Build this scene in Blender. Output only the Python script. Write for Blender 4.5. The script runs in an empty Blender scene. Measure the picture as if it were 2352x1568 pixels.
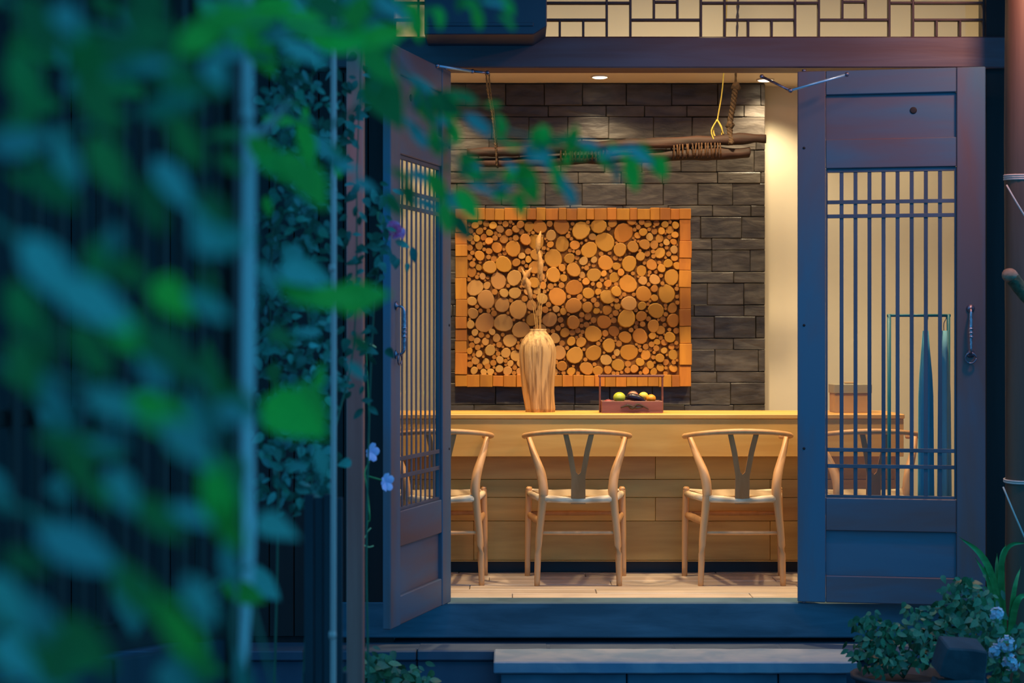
import bpy, bmesh, math, random
from mathutils import Vector, Matrix, noise as mnoise
random.seed(7)
PI = math.pi
S = bpy.context.scene
C = S.collection

# ------------------------------------------------------------------ camera, world, lights, exposure
CAM_Y, CAM_Z, FPX = -8.4, 1.21, 4129.0
cd = bpy.data.cameras.new('camera'); cam = bpy.data.objects.new('camera', cd); C.objects.link(cam)
cam.location = (0, CAM_Y, CAM_Z); cam.rotation_euler = (PI/2, 0, 0)
cd.sensor_width = 36; cd.lens = FPX/2352*36; cd.clip_start = 0.05
cd.dof.use_dof = True; cd.dof.focus_distance = 9.0; cd.dof.aperture_fstop = 2.8
S.camera = cam

W = bpy.data.worlds.new('dusk'); S.world = W; W.use_nodes = True
wn = W.node_tree.nodes; wl = W.node_tree.links; wn.clear()
wo = wn.new('ShaderNodeOutputWorld'); wb = wn.new('ShaderNodeBackground')
tc = wn.new('ShaderNodeTexCoord'); sx = wn.new('ShaderNodeSeparateXYZ'); rp = wn.new('ShaderNodeValToRGB')
wl.new(tc.outputs['Generated'], sx.inputs[0]); wl.new(sx.outputs['Z'], rp.inputs[0])
rp.color_ramp.elements[0].position = 0.0; rp.color_ramp.elements[0].color = (.045, .43, .98, 1)
rp.color_ramp.elements[1].position = 0.7; rp.color_ramp.elements[1].color = (.06, .68, 1.5, 1)
wl.new(rp.outputs[0], wb.inputs[0]); wb.inputs[1].default_value = 1.0
wl.new(wb.outputs[0], wo.inputs[0])

def light(name, kind, loc, energy, color, size=.05, aim=None, angle=None, blend=.6, size_y=None):
    d = bpy.data.lights.new(name, kind); d.energy = energy; d.color = color
    if kind == 'AREA':
        d.size = size
        if size_y: d.shape = 'RECTANGLE'; d.size_y = size_y
    else: d.shadow_soft_size = size
    if kind == 'SPOT': d.spot_size = angle; d.spot_blend = blend
    o = bpy.data.objects.new(name, d); C.objects.link(o); o.location = loc
    if aim is not None: o.rotation_euler = (Vector(aim)-Vector(loc)).to_track_quat('-Z', 'Y').to_euler()
    return o
WARM = (1, .74, .42)
LAMPS = [(.50, 1.84, 2.71, 32), (1.46, 1.96, 2.71, 42), (-.42, 1.84, 2.71, 34), (2.3, 1.84, 2.71, 16)]
for (x, y, z, e) in LAMPS:
    light('soffit_lamp', 'SPOT', (x, y, z-.02), e, (1, .80, .52), .03, (x, y+.05, 0), math.radians(120), .8)
for (x, e) in ((-.25, 12), (.95, 15), (2.15, 10)):
    light('ceiling_lamp', 'AREA', (x, .42, 3.16), e, WARM, .3, (x, .8, 0))
    light('ceiling_spot', 'SPOT', (x, .34, 3.15), e*14, WARM, .06, (x, 1.3, 0), math.radians(80), .6)
light('outdoor_warm_light', 'AREA', (2.35, -.95, 3.08), 19, (1, .45, .28), .2, (2.1, -.2, 1.0))
light('outdoor_warm_light', 'AREA', (1.0, -1.0, 3.08), 3, (1, .45, .28), .2, (1.0, -.2, 1.6))  # second warm light, added to redden the door wood
light('post_fill_spot', 'SPOT', (-.45, -2.9, 2.95), 22, (1, .38, .28), .08, (-.62, -1.8, 1.3), math.radians(44), .8)  # added spot without a real lamp, warms the brown post
S.view_settings.view_transform = 'Standard'; S.view_settings.look = 'None'
S.view_settings.gamma = 1; S.view_settings.use_curve_mapping = False
S.view_settings.exposure = 0.0

# ------------------------------------------------------------------ helpers
def P(px, py, d):
    """photograph pixel + real distance -> world point"""
    return Vector(((px-1176)/FPX*d, CAM_Y+d, CAM_Z-(py-784)/FPX*d))

def mat(name, col, rough=.6, col2=None, scale=(4, 4, 4), bump=0, spec=.5, metal=0, kind='noise', vary=0,
        detail=5, contrast=(.35, .65), coord='Object', trans=0, bscale=None):
    m = bpy.data.materials.new(name); m.use_nodes = True
    n = m.node_tree.nodes; l = m.node_tree.links; b = n['Principled BSDF']
    b.inputs['Roughness'].default_value = rough; b.inputs['Metallic'].default_value = metal
    b.inputs['Specular IOR Level'].default_value = spec
    b.inputs['Base Color'].default_value = (*col, 1)
    src = None
    if col2 is not None or bump:
        t = n.new('ShaderNodeTexCoord'); mp = n.new('ShaderNodeMapping'); l.new(t.outputs[coord], mp.inputs[0])
        mp.inputs['Scale'].default_value = scale
        oi = n.new('ShaderNodeObjectInfo'); cmb = n.new('ShaderNodeVectorMath'); cmb.operation = 'SCALE'
        cmb.inputs[0].default_value = (37, 17, 23); l.new(oi.outputs['Random'], cmb.inputs['Scale'])
        l.new(cmb.outputs[0], mp.inputs['Location'])
        if kind == 'noise':
            tx = n.new('ShaderNodeTexNoise'); tx.inputs['Detail'].default_value = detail; tx.inputs['Scale'].default_value = 1
            tx.inputs['Distortion'].default_value = .3
        else:
            tx = n.new('ShaderNodeTexWave'); tx.inputs['Scale'].default_value = 1
            tx.wave_type = 'RINGS' if kind == 'rings' else 'BANDS'
            if kind == 'rings': tx.rings_direction = 'Y'
            tx.inputs['Distortion'].default_value = 1.5; tx.inputs['Detail'].default_value = 2
        l.new(mp.outputs[0], tx.inputs[0])
        if kind == 'rings':
            for k in list(mp.inputs['Location'].links): l.remove(k)
        if col2 is not None:
            r = n.new('ShaderNodeValToRGB'); r.color_ramp.elements[0].position = contrast[0]; r.color_ramp.elements[1].position = contrast[1]
            r.color_ramp.elements[0].color = (*col, 1); r.color_ramp.elements[1].color = (*col2, 1)
            l.new(tx.outputs['Fac'], r.inputs[0]); src = r.outputs[0]
        if bump:
            bp = n.new('ShaderNodeBump'); bp.inputs['Strength'].default_value = bump; bp.inputs['Distance'].default_value = .01
            l.new(tx.outputs['Fac'], bp.inputs['Height']); l.new(bp.outputs[0], b.inputs['Normal'])
    if vary:
        oi2 = n.new('ShaderNodeObjectInfo'); mr = n.new('ShaderNodeMapRange')
        mr.inputs['To Min'].default_value = 1-vary; mr.inputs['To Max'].default_value = 1+vary
        l.new(oi2.outputs['Random'], mr.inputs[0])
        hs = n.new('ShaderNodeHueSaturation'); l.new(mr.outputs[0], hs.inputs['Value'])
        mr2 = n.new('ShaderNodeMapRange'); mr2.inputs['To Min'].default_value = .5-.04*vary; mr2.inputs['To Max'].default_value = .5+.04*vary
        ml = n.new('ShaderNodeMath'); ml.operation = 'FRACT'; mm = n.new('ShaderNodeMath'); mm.operation = 'MULTIPLY'; mm.inputs[1].default_value = 7.31
        l.new(oi2.outputs['Random'], mm.inputs[0]); l.new(mm.outputs[0], ml.inputs[0]); l.new(ml.outputs[0], mr2.inputs[0])
        l.new(mr2.outputs[0], hs.inputs['Hue'])
        if src is not None: l.new(src, hs.inputs['Color'])
        else: hs.inputs['Color'].default_value = (*col, 1)
        src = hs.outputs[0]
    if src is not None: l.new(src, b.inputs['Base Color'])
    if trans:
        tr = n.new('ShaderNodeBsdfTranslucent'); mx = n.new('ShaderNodeMixShader'); mx.inputs[0].default_value = trans
        if src is not None: l.new(src, tr.inputs[0])
        else: tr.inputs[0].default_value = (*col, 1)
        l.new(b.outputs[0], mx.inputs[1]); l.new(tr.outputs[0], mx.inputs[2])
        l.new(mx.outputs[0], n['Material Output'].inputs[0])
    return m

def glass_mat(name, tint=(.95, .97, .95)):
    m = bpy.data.materials.new(name); m.use_nodes = True
    n = m.node_tree.nodes; l = m.node_tree.links; n.remove(n['Principled BSDF'])
    tr = n.new('ShaderNodeBsdfTransparent'); tr.inputs[0].default_value = (*tint, 1)
    gl = n.new('ShaderNodeBsdfGlossy'); gl.inputs['Roughness'].default_value = .03
    fr = n.new('ShaderNodeFresnel'); fr.inputs[0].default_value = 1.45
    ge = n.new('ShaderNodeNewGeometry'); iv = n.new('ShaderNodeMath'); iv.operation = 'SUBTRACT'; iv.inputs[0].default_value = 1; l.new(ge.outputs['Backfacing'], iv.inputs[1])
    mu = n.new('ShaderNodeMath'); mu.operation = 'MULTIPLY'; l.new(fr.outputs[0], mu.inputs[0]); l.new(iv.outputs[0], mu.inputs[1])
    mx = n.new('ShaderNodeMixShader'); l.new(mu.outputs[0], mx.inputs[0])
    l.new(tr.outputs[0], mx.inputs[1]); l.new(gl.outputs[0], mx.inputs[2]); l.new(mx.outputs[0], n['Material Output'].inputs[0])
    return m

M = {}
M['door'] = mat('weathered_door_wood', (.16, .080, .070), .5, (.060, .130, .185), (3.5, 3.5, .9), .3, contrast=(.36, .60), detail=7)
M['door_h'] = mat('weathered_rail_wood', (.16, .076, .070), .5, (.080, .125, .17), (.9, 5, 5), .3, contrast=(.36, .62), detail=7)
M['lattice'] = mat('lattice_wood', (.075, .070, .085), .5, (.10, .105, .13), (8, 8, 2), .1)
M['beam'] = mat('lintel_wood', (.085, .038, .036), .55, (.10, .075, .09), (1.2, 10, 12), .3)
M['transom'] = mat('transom_wood', (.045, .024, .022), .6, (.06, .035, .03), (6, 6, 6))
M['dark'] = mat('dark_stained_wood', (.010, .006, .005), .75, (.018, .011, .010), (12, 12, 1.2), .2)
M['post'] = mat('brown_post_wood', (.34, .10, .07), .6, (.42, .15, .11), (14, 14, 1.2), .3)
M['post_r'] = mat('reddish_post_wood', (.085, .040, .020), .55, (.12, .06, .032), (14, 14, 1.2), .3)
M['sill'] = mat('bluestone_sill', (.026, .075, .105), .7, (.065, .14, .185), (2.5, 3, 12), .5, detail=9)
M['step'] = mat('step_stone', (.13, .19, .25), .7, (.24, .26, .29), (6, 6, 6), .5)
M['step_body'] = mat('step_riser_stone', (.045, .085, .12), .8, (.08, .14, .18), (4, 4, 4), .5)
M['plinth'] = mat('dark_plinth_stone', (.035, .055, .085), .8, (.06, .085, .12), (4, 4, 4), .4)
M['ground'] = mat('ground_paving', (.03, .035, .045), .8, (.05, .055, .06), (3, 3, 3), .5)
M['cream'] = mat('cream_plaster', (.70, .62, .46), .85, (.74, .665, .50), (2, 2, 2), .05)
M['soffit'] = mat('brightened_soffit_plaster', (.86, .80, .68), .85, (.88, .82, .70), (2, 2, 2), .05)  # cream plaster made lighter in colour in place of bounced light
M['brick'] = mat('slate_brick', (.036, .030, .024), .42, (.090, .079, .064), (7, 7, 22), .6, vary=.22, detail=8)
M['mortar'] = mat('dark_mortar', (.05, .045, .04), .9, (.09, .08, .07), (30, 30, 30), .3)
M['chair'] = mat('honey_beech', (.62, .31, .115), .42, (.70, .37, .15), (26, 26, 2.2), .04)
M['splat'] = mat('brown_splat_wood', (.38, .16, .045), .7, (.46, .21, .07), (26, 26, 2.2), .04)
M['cord'] = mat('paper_cord', (.86, .68, .44), .8, (.62, .46, .28), (3, 160, 3), .35, kind='bands', contrast=(.1, .9))
M['counter'] = mat('oak_counter', (.64, .32, .060), .5, (.76, .43, .10), (1.6, 6, 14), .08, vary=.05)
M['counter_b'] = mat('oak_board', (.52, .255, .045), .5, (.72, .40, .09), (1.3, 6, 12), .12, vary=.16)
M['floorp'] = mat('pale_floor_plank', (.42, .32, .23), .45, (.58, .46, .35), (1.2, 18, 9), .12, vary=.10)
M['kick'] = mat('black_kick', (.012, .014, .018), .5)
M['art'] = mat('log_end_grain', (.47, .185, .014), .6, (.58, .26, .028), (60, 60, 60), .12, kind='rings', vary=.22, contrast=(.1, .9))
M['art_pale'] = mat('pale_log_end', (.60, .31, .08), .6, (.52, .25, .05), (60, 60, 60), .12, kind='rings', vary=.15, contrast=(.1, .9))
M['block'] = mat('block_end_grain', (.56, .22, .016), .6, (.42, .15, .010), (14, 14, 3), .15, vary=.2)
M['backing'] = mat('art_backing', (.22, .085, .010), .8, (.16, .06, .008), (20, 20, 20))
M['vase'] = mat('carved_vase_wood', (.60, .36, .14), .65, (.16, .07, .02), (52, 52, 2.2), 1, contrast=(.46, .72))
M['straw'] = mat('dried_grass', (.50, .27, .07), .8)
M['plume'] = mat('dried_plume', (.48, .26, .08), .9, (.38, .18, .05), (60, 60, 60))
M['hbeam'] = mat('old_hanging_timber', (.010, .004, .002), .75, (.040, .012, .005), (3, 26, 26), .6)
M['rattan'] = mat('rattan_wrap', (.10, .042, .010), .8, (.04, .015, .004), (60, 60, 60), .4)
M['rope'] = mat('brown_rope', (.028, .014, .005), .85, (.07, .035, .012), (70, 70, 70), .6)
M['yrope'] = mat('yellow_cord', (.40, .30, .05), .8)
M['crate'] = mat('dark_red_tray_wood', (.15, .045, .03), .45, (.24, .085, .06), (3, 20, 20), .1)
M['apple'] = mat('green_apple_skin', (.42, .52, .03), .3, (.55, .60, .06), (12, 12, 12))
M['lemon'] = mat('yellow_fruit_skin', (.80, .58, .08), .35)
M['orange'] = mat('orange_skin', (.90, .32, .02), .4, bump=.2, scale=(90, 90, 90))
M['peach'] = mat('pink_fruit_skin', (.65, .28, .15), .5, (.55, .16, .12), (14, 14, 14))
M['dfruit'] = mat('dark_purple_skin', (.018, .010, .022), .3)
M['stem'] = mat('dry_fruit_stem', (.03, .018, .01), .7)
M['redfruit'] = mat('red_fruit_skin', (.30, .05, .05), .45)
M['storage'] = mat('tan_storage_wood', (.42, .24, .08), .6, (.50, .31, .12), (3, 12, 12), .1)
M['lid'] = mat('olive_grey_lid', (.30, .26, .17), .7)
M['rack'] = mat('teal_painted_steel', (.01, .16, .20), .4)
M['cloth'] = mat('blue_cotton', (.06, .36, .62), .85, (.09, .45, .72), (5, 5, 1.5), .3)
M['cloth2'] = mat('pale_blue_cotton', (.20, .50, .66), .85, (.28, .58, .74), (5, 5, 1.5), .3)
M['iron'] = mat('aged_iron', (.16, .13, .16), .35, (.32, .28, .34), (50, 50, 50), .3, metal=.8)
M['brass'] = mat('worn_pull_metal', (.30, .20, .22), .3, (.60, .48, .52), (60, 60, 60), .3, metal=.9)
M['steel'] = mat('galvanised_stay', (.35, .60, .75), .35, metal=.55)
M['box'] = mat('black_painted_metal', (.012, .022, .040), .45, (.016, .028, .050), (3, 3, 3))
M['ivory'] = mat('pale_twine', (.55, .45, .38), .8)
M['bark'] = mat('mossy_bark', (.035, .045, .02), .9, (.10, .10, .05), (30, 30, 30), .8)
M['cut'] = mat('cut_branch_end', (.36, .20, .12), .8, (.26, .13, .07), (40, 40, 40), .2)
M['shoot'] = mat('pale_green_stem', (.45, .36, .30), .5, (.60, .48, .40), (20, 20, 3), .2)
M['thinpole'] = mat('grey_pole', (.75, .34, .28), .5, (.85, .42, .34), (20, 20, 2))
M['slat'] = mat('fence_slat_wood', (.030, .011, .007), .8, (.045, .016, .010), (16, 16, 1.5), .3)
M['board'] = mat('blue_grey_board', (.022, .022, .026), .8, (.034, .034, .040), (12, 12, 1.5), .3)
M['leaf'] = mat('green_leaf', (.045, .33, .022), .42, (.08, .48, .036), (18, 18, 18), vary=.3, trans=.35, spec=.3)
M['leaf_d'] = mat('deep_green_leaf', (.022, .11, .010), .45, (.035, .17, .02), (18, 18, 18), vary=.35, trans=.15, spec=.35)
M['leaf_b'] = mat('bluish_leaf', (.030, .13, .075), .30, (.05, .20, .11), (18, 18, 18), vary=.3, spec=.9, trans=.1)
M['leaf_i'] = mat('ivy_leaf', (.035, .12, .07), .38, (.08, .25, .16), (18, 18, 18), vary=.55, spec=.6)
M['leaf_s'] = mat('shrub_leaf', (.035, .09, .030), .42, (.08, .17, .06), (18, 18, 18), vary=.45)
M['blade'] = mat('strap_leaf', (.05, .20, .04), .45, (.10, .30, .07), (4, 4, 30), vary=.3)
M['twig'] = mat('green_twig', (.05, .11, .05), .6)
M['petal'] = mat('magenta_petal', (.95, .04, .22), .5, (.98, .25, .45), (50, 50, 50), trans=.2)
M['violet'] = mat('lilac_petal', (.80, .55, .85), .5, (.90, .68, .90), (30, 30, 30), trans=.2)
M['blueflower'] = mat('pale_blue_petal', (.45, .42, .50), .6, (.65, .62, .66), (30, 30, 30), trans=.2)
M['yellowtwig'] = mat('pale_yellow_leaf', (.75, .65, .25), .6)
M['rock'] = mat('dark_rock', (.030, .030, .035), .9, (.055, .055, .06), (9, 9, 9), .8)
M['pot'] = mat('dark_clay_pot', (.030, .026, .030), .7, (.05, .04, .045), (6, 6, 6), .2)
M['soil'] = mat('planting_soil', (.012, .010, .010), .95, bump=.6, scale=(30, 30, 30))
M['glass'] = glass_mat('door_glass', (.88, .88, .85)); M['tglass'] = glass_mat('transom_glass', (.97, .98, .93))
mm = bpy.data.materials.new('lit_lamp_lens'); mm.use_nodes = True
mm.node_tree.nodes['Principled BSDF'].inputs['Emission Color'].default_value = (1, .82, .55, 1)
mm.node_tree.nodes['Principled BSDF'].inputs['Emission Strength'].default_value = 9; M['lens'] = mm
M['white'] = mat('white_trim_ring', (.8, .76, .68), .5)

def tag(o, label=None, cat=None, group=None, kind=None):
    if label: o['label'] = label
    if cat: o['category'] = cat
    if group: o['group'] = group
    if kind: o['kind'] = kind
    return o
def thing(name, label, cat, loc=(0, 0, 0), rz=0, group=None, kind=None):
    o = bpy.data.objects.new(name, None); C.objects.link(o); o.location = loc; o.rotation_euler = (0, 0, rz)
    o.empty_display_size = .05
    return tag(o, label, cat, group, kind)
def link(name, me, parent=None, mtx=None):
    o = bpy.data.objects.new(name, me); C.objects.link(o)
    if parent is not None: o.parent = parent
    if mtx is not None: o.matrix_local = mtx
    return o
def mesh(name, bm, m, smooth=False):
    bmesh.ops.recalc_face_normals(bm, faces=bm.faces)
    me = bpy.data.meshes.new(name); bm.to_mesh(me); bm.free(); me.materials.append(m)
    if smooth:
        for p in me.polygons: p.use_smooth = True
    return me
def box(bm, x0, x1, y0, y1, z0, z1, bev=0):
    r = bmesh.ops.create_cube(bm, size=1)
    vs = r['verts']
    for v in vs: v.co = Vector(((x0+x1)/2+v.co.x*(x1-x0), (y0+y1)/2+v.co.y*(y1-y0), (z0+z1)/2+v.co.z*(z1-z0)))
    if bev:
        es = list({e for v in vs for e in v.link_edges})
        bmesh.ops.bevel(bm, geom=es, offset=bev, segments=1, affect='EDGES', clamp_overlap=True)
def boxo(name, m, parent, x0, x1, y0, y1, z0, z1, bev=.003):
    """box mesh with its origin at its centre"""
    bm = bmesh.new(); cx, cy, cz = (x0+x1)/2, (y0+y1)/2, (z0+z1)/2
    box(bm, x0-cx, x1-cx, y0-cy, y1-cy, z0-cz, z1-cz, bev)
    o = link(name, mesh(name, bm, M[m]), parent); o.location = (cx, cy, cz); return o
def smoothpath(pts, n=6):
    pts = [Vector(p) for p in pts]; out = []
    for i in range(len(pts)-1):
        p0 = pts[max(i-1, 0)]; p1 = pts[i]; p2 = pts[i+1]; p3 = pts[min(i+2, len(pts)-1)]
        for k in range(n):
            t = k/n
            out.append(.5*((2*p1)+(p2-p0)*t+(2*p0-5*p1+4*p2-p3)*t*t+(3*p1-p0-3*p2+p3)*t**3))
    out.append(pts[-1]); return out
def tube(bm, pts, rad, seg=8, n=5, flat=1.0, cap=True):
    path = smoothpath(pts, n) if n > 1 else [Vector(p) for p in pts]
    N = len(path); rings = []
    up = Vector((0, 0, 1))
    for i, p in enumerate(path):
        t = (path[min(i+1, N-1)]-path[max(i-1, 0)]).normalized()
        a = t.cross(up)
        if a.length < .05: a = t.cross(Vector((0, 1, 0)))
        if i and a.dot(pa) < 0: a = -a
        a.normalize(); b = t.cross(a); pa = a
        f = i/(N-1)*(len(rad)-1) if hasattr(rad, '__len__') else 0
        r = rad if not hasattr(rad, '__len__') else rad[int(f)]*(1-f % 1)+rad[min(int(f)+1, len(rad)-1)]*(f % 1)
        rings.append([bm.verts.new(p+a*math.cos(2*PI*k/seg)*r+b*math.sin(2*PI*k/seg)*r*flat) for k in range(seg)])
    for i in range(N-1):
        for k in range(seg):
            bm.faces.new((rings[i][k], rings[i][(k+1) % seg], rings[i+1][(k+1) % seg], rings[i+1][k]))
    if cap: bm.faces.new(rings[0][::-1]); bm.faces.new(rings[-1])
def tubeo(name, m, parent, pts, rad, seg=8, n=5, flat=1.0):
    bm = bmesh.new(); tube(bm, pts, rad, seg, n, flat); return link(name, mesh(name, bm, M[m], True), parent)
def lathe(bm, prof, seg=16, wob=None):
    rings = []
    for (r, z) in prof:
        ring = []
        for k in range(seg):
            a = 2*PI*k/seg; rr = r*(wob(a, z) if wob else 1)
            ring.append(bm.verts.new((rr*math.cos(a), rr*math.sin(a), z)))
        rings.append(ring)
    for i in range(len(rings)-1):
        for k in range(seg): bm.faces.new((rings[i][k], rings[i][(k+1) % seg], rings[i+1][(k+1) % seg], rings[i+1][k]))
    bm.faces.new(rings[0][::-1]); bm.faces.new(rings[-1])
def extr(bm, poly, y0, y1):
    a = [bm.verts.new((x, y0, z)) for x, z in poly]; b = [bm.verts.new((x, y1, z)) for x, z in poly]
    bm.faces.new(a); bm.faces.new(b[::-1])
    for i in range(len(poly)): j = (i+1) % len(poly); bm.faces.new((a[j], a[i], b[i], b[j]))

# ------------------------------------------------------------------ the setting
def struct(name, m, *b, bev=0.004):
    o = boxo(name, m, None, *b, bev=bev); o['kind'] = 'structure'; return o
struct('ground', 'ground', -5, 5, -9.4, 2.6, -.62, -.5)
fl = struct('floor', 'mortar', -2.2, 3.4, .10, 2.5, -.12, -.016)
FX = fl.location
rr = random.Random(3)
y = .102; k = 0
while y < 1.35:
    x = -2.2+rr.uniform(-.9, 0)
    while x < 3.4:
        L = rr.uniform(1.1, 1.7); x0 = max(x, -2.18); x1 = min(x+L-.003, 3.38)
        if x1-x0 > .1:
            bm = bmesh.new(); h = rr.uniform(-.0012, .0012)
            box(bm, -(x1-x0)/2, (x1-x0)/2, -.0715, .0715, -.008, .008+h, .0025)
            o = link('plank', mesh('plank', bm, M['floorp']), fl); o.location = Vector(((x0+x1)/2, y+.0735, -.008))-FX
        x += L
    y += .147
struct('wall_back', 'cream', -2.2, 3.4, 2.25, 2.5, -.1, 3.3)
struct('wall_right', 'cream', 3.4, 3.5, .1, 2.5, -.5, 3.3)
struct('wall_left', 'cream', -2.3, -2.2, .1, 2.5, -.5, 3.3)
struct('ceiling', 'cream', -2.3, 3.5, -.05, 2.5, 3.2, 3.34)
struct('trim_1', 'soffit', -2.2, 3.4, 1.45, 2.26, 2.72, 3.21).name = 'ceiling_soffit'
# stone feature wall: individual slate bricks
SX0, SX1, SYF = -.418, 1.478, 2.10
ws = struct('wall_stone', 'mortar', SX0, SX1, SYF+.012, 2.26, -.05, 2.72)
WL = ws.location
z = 2.715; i = 0
rr = random.Random(11)
while z > .66:
    h = .128 if i % 2 == 0 else .066
    x = SX0-(rr.uniform(0, .2))
    while x < SX1:
        L = rr.uniform(.20, .27) if i % 2 == 0 else rr.uniform(.22, .36)
        x0 = max(x, SX0); x1 = min(x+L, SX1)
        if x1-x0 > .02 and not (x1 < SX0):
            bm = bmesh.new(); g = .0012; d = rr.uniform(.0, .007)
            zz0 = -h/2+g; zz1 = h/2-g-rr.uniform(0, .002)
            box(bm, -(x1-x0)/2+g, (x1-x0)/2-g, -.014-d, .014, zz0, zz1, .003)
            for v in bm.verts:
                if v.co.y < 0: v.co.y += rr.uniform(-.0025, .0025); v.co.z += rr.uniform(-.0015, .0015)
            o = link('brick', mesh('brick', bm, M['brick']), ws); o.location = Vector(((x0+x1)/2, SYF+.012, z-h/2))-WL
        x += L
    z -= h; i += 1
# facade
OPL, OPR = -.55, 2.205
struct('wall_front_left', 'dark', -3.2, OPL, -.03, .10, -.5, 3.4)
wfl = bpy.data.objects['wall_front_left']
for k in range(14):
    x1 = OPL-.004-k*.115
    o = boxo('board', 'dark', wfl, x1-.111, x1, -.05, -.03, -.16, 2.46, .003)
    o.location -= wfl.location
struct('wall_front_right', 'dark', OPR, 3.6, -.03, .10, -.5, 3.4)
lin = struct('lintel_beam', 'beam', -.9, 2.30, -.07, .10, 2.478, 2.622, bev=.006)
struct('threshold_sill', 'sill', -.9, 2.6, -.06, .10, -.165, .0, bev=.006)
struct('upper_wall_beam', 'beam', -3.2, 3.6, -.05, .10, 2.99, 3.4)
tag(bpy.data.objects['threshold_sill'], None, None)
# plinth under the sill, of stones
pl = struct('stone_plinth', 'plinth', -3.0, 3.4, -.20, .10, -.5, -.19)
x = -3.0
while x < 3.3:
    L = rr.uniform(.42, .62); x1 = min(x+L, 3.4)
    o = boxo('stone', 'plinth', pl, x+.003, x1-.003, -.262+rr.uniform(-.006, .006), -.05, -.235, -.188+rr.uniform(-.003, .001), .006)
    o.location -= pl.location
    o = boxo('stone', 'plinth', pl, x+.003, x1-.003, -.235+rr.uniform(-.006, .006), -.20, -.5, -.238, .006)
    o.location -= pl.location
    x += L
struct('unseen_shade_eave', 'dark', -3.2, 4.2, -1.15, -.05, 3.12, 3.22)  # unseen overhang added to dim the sky on the upper facade
struct('unseen_shade_slab', 'dark', -3.4, -.55, -8.3, -2.6, 2.55, 2.65)  # unseen slab added overhead to shade the vine and fence
# stone step
st = thing('stone_step', 'wide pale stone step slab below the doorway sill', 'step', (.71, -.5, -.5))
def sbox(name, m, *b, bev=.006):
    o = boxo(name, m, st, *b, bev=bev); o.location -= st.location; return o
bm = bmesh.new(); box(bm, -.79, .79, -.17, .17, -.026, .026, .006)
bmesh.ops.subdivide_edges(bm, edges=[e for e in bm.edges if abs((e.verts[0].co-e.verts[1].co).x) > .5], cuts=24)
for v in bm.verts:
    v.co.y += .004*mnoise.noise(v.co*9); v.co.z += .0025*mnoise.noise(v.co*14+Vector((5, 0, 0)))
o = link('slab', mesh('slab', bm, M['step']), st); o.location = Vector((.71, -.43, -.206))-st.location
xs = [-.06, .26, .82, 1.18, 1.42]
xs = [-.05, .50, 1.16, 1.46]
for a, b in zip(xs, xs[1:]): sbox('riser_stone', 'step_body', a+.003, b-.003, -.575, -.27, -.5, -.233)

# ------------------------------------------------------------------ transom window
tr = thing('window_1', None, None, (.7, .0, 2.622), kind='structure')
TL = Vector(tr.location)
def tbar(x0, x1, z0, z1, y0=-.015, y1=.02):
    o = boxo('muntin', 'transom', tr, x0, x1, y0, y1, z0, z1, .0015); o.location -= TL
def pane(x0, x1, z0, z1):
    if x1-x0 > .01 and z1-z0 > .01:
        o = boxo('pane', 'tglass', tr, x0, x1, .003, .007, z0, z1, 0); o.location -= TL
a_, u_ = .1106, .329
Z0, ZM, ZT, ZE = 2.624, 2.711, 2.790, 2.985
t = .0105
xx = (1240+325/2.115-1176)/492 - u_   # start of the first L cell in view
cells = []
x = xx-a_-u_-a_-u_; seq = ['U', 'A', 'L', 'A', 'U', 'A', 'L', 'A', 'U', 'A', 'L']
seq = ['L', 'A', 'U', 'A', 'L', 'A', 'U', 'A', 'L', 'A', 'U', 'A', 'L']
x = xx-(a_+u_)*2
tbar(x-.02, 2.2, Z0-.002, Z0+.008)
xe = x
for s in seq:
    w = a_ if s == 'A' else u_
    if x > 2.15: break
    tbar(x-t/2, x+t/2, Z0, ZE)
    h = t/2
    if s == 'A':
        tbar(x+h, x+w-h, ZT-h, ZT+h); pane(x+h, x+w-h, Z0+.008, ZT-h); pane(x+h, x+w-h, ZT+h, ZE)
    elif s == 'L':
        tbar(x+h, x+w-h, ZM-h, ZM+h); tbar(x+h, x+w-h, ZT-h, ZT+h); pane(x+h, x+w-h, ZM+h, ZT-h); pane(x+h, x+w-h, ZT+h, ZE)
        for q in range(3):
            if q: tbar(x+w*q/3-h, x+w*q/3+h, Z0+.008, ZM-h)
            pane(x+w*q/3+h, x+w*(q+1)/3-h, Z0+.008, ZM-h)
    else:
        tbar(x+h, x+w-h, ZM-h, ZM+h); pane(x+h, x+w-h, Z0+.008, ZM-h)
        for q in range(3):
            if q: tbar(x+w*q/3-h, x+w*q/3+h, ZM+h, ZE)
            if q == 1: tbar(x+w/3+h, x+w*2/3-h, ZT, ZT+t); pane(x+w/3+h, x+w*2/3-h, ZM+h, ZT)
            else: pane(x+w*q/3+h, x+w*(q+1)/3-h, ZM+h, ZE)
    x += w
tbar(x-t/2, x+t/2, Z0, ZE)
o = boxo('end_panel', 'board', tr, x+t/2, 2.235, -.005, .02, Z0, ZE, .002); o.location -= TL
o = boxo('frame_head', 'transom', tr, xe, 2.235, -.03, .04, ZE, ZE+.01, .002); o.location -= TL

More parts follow.
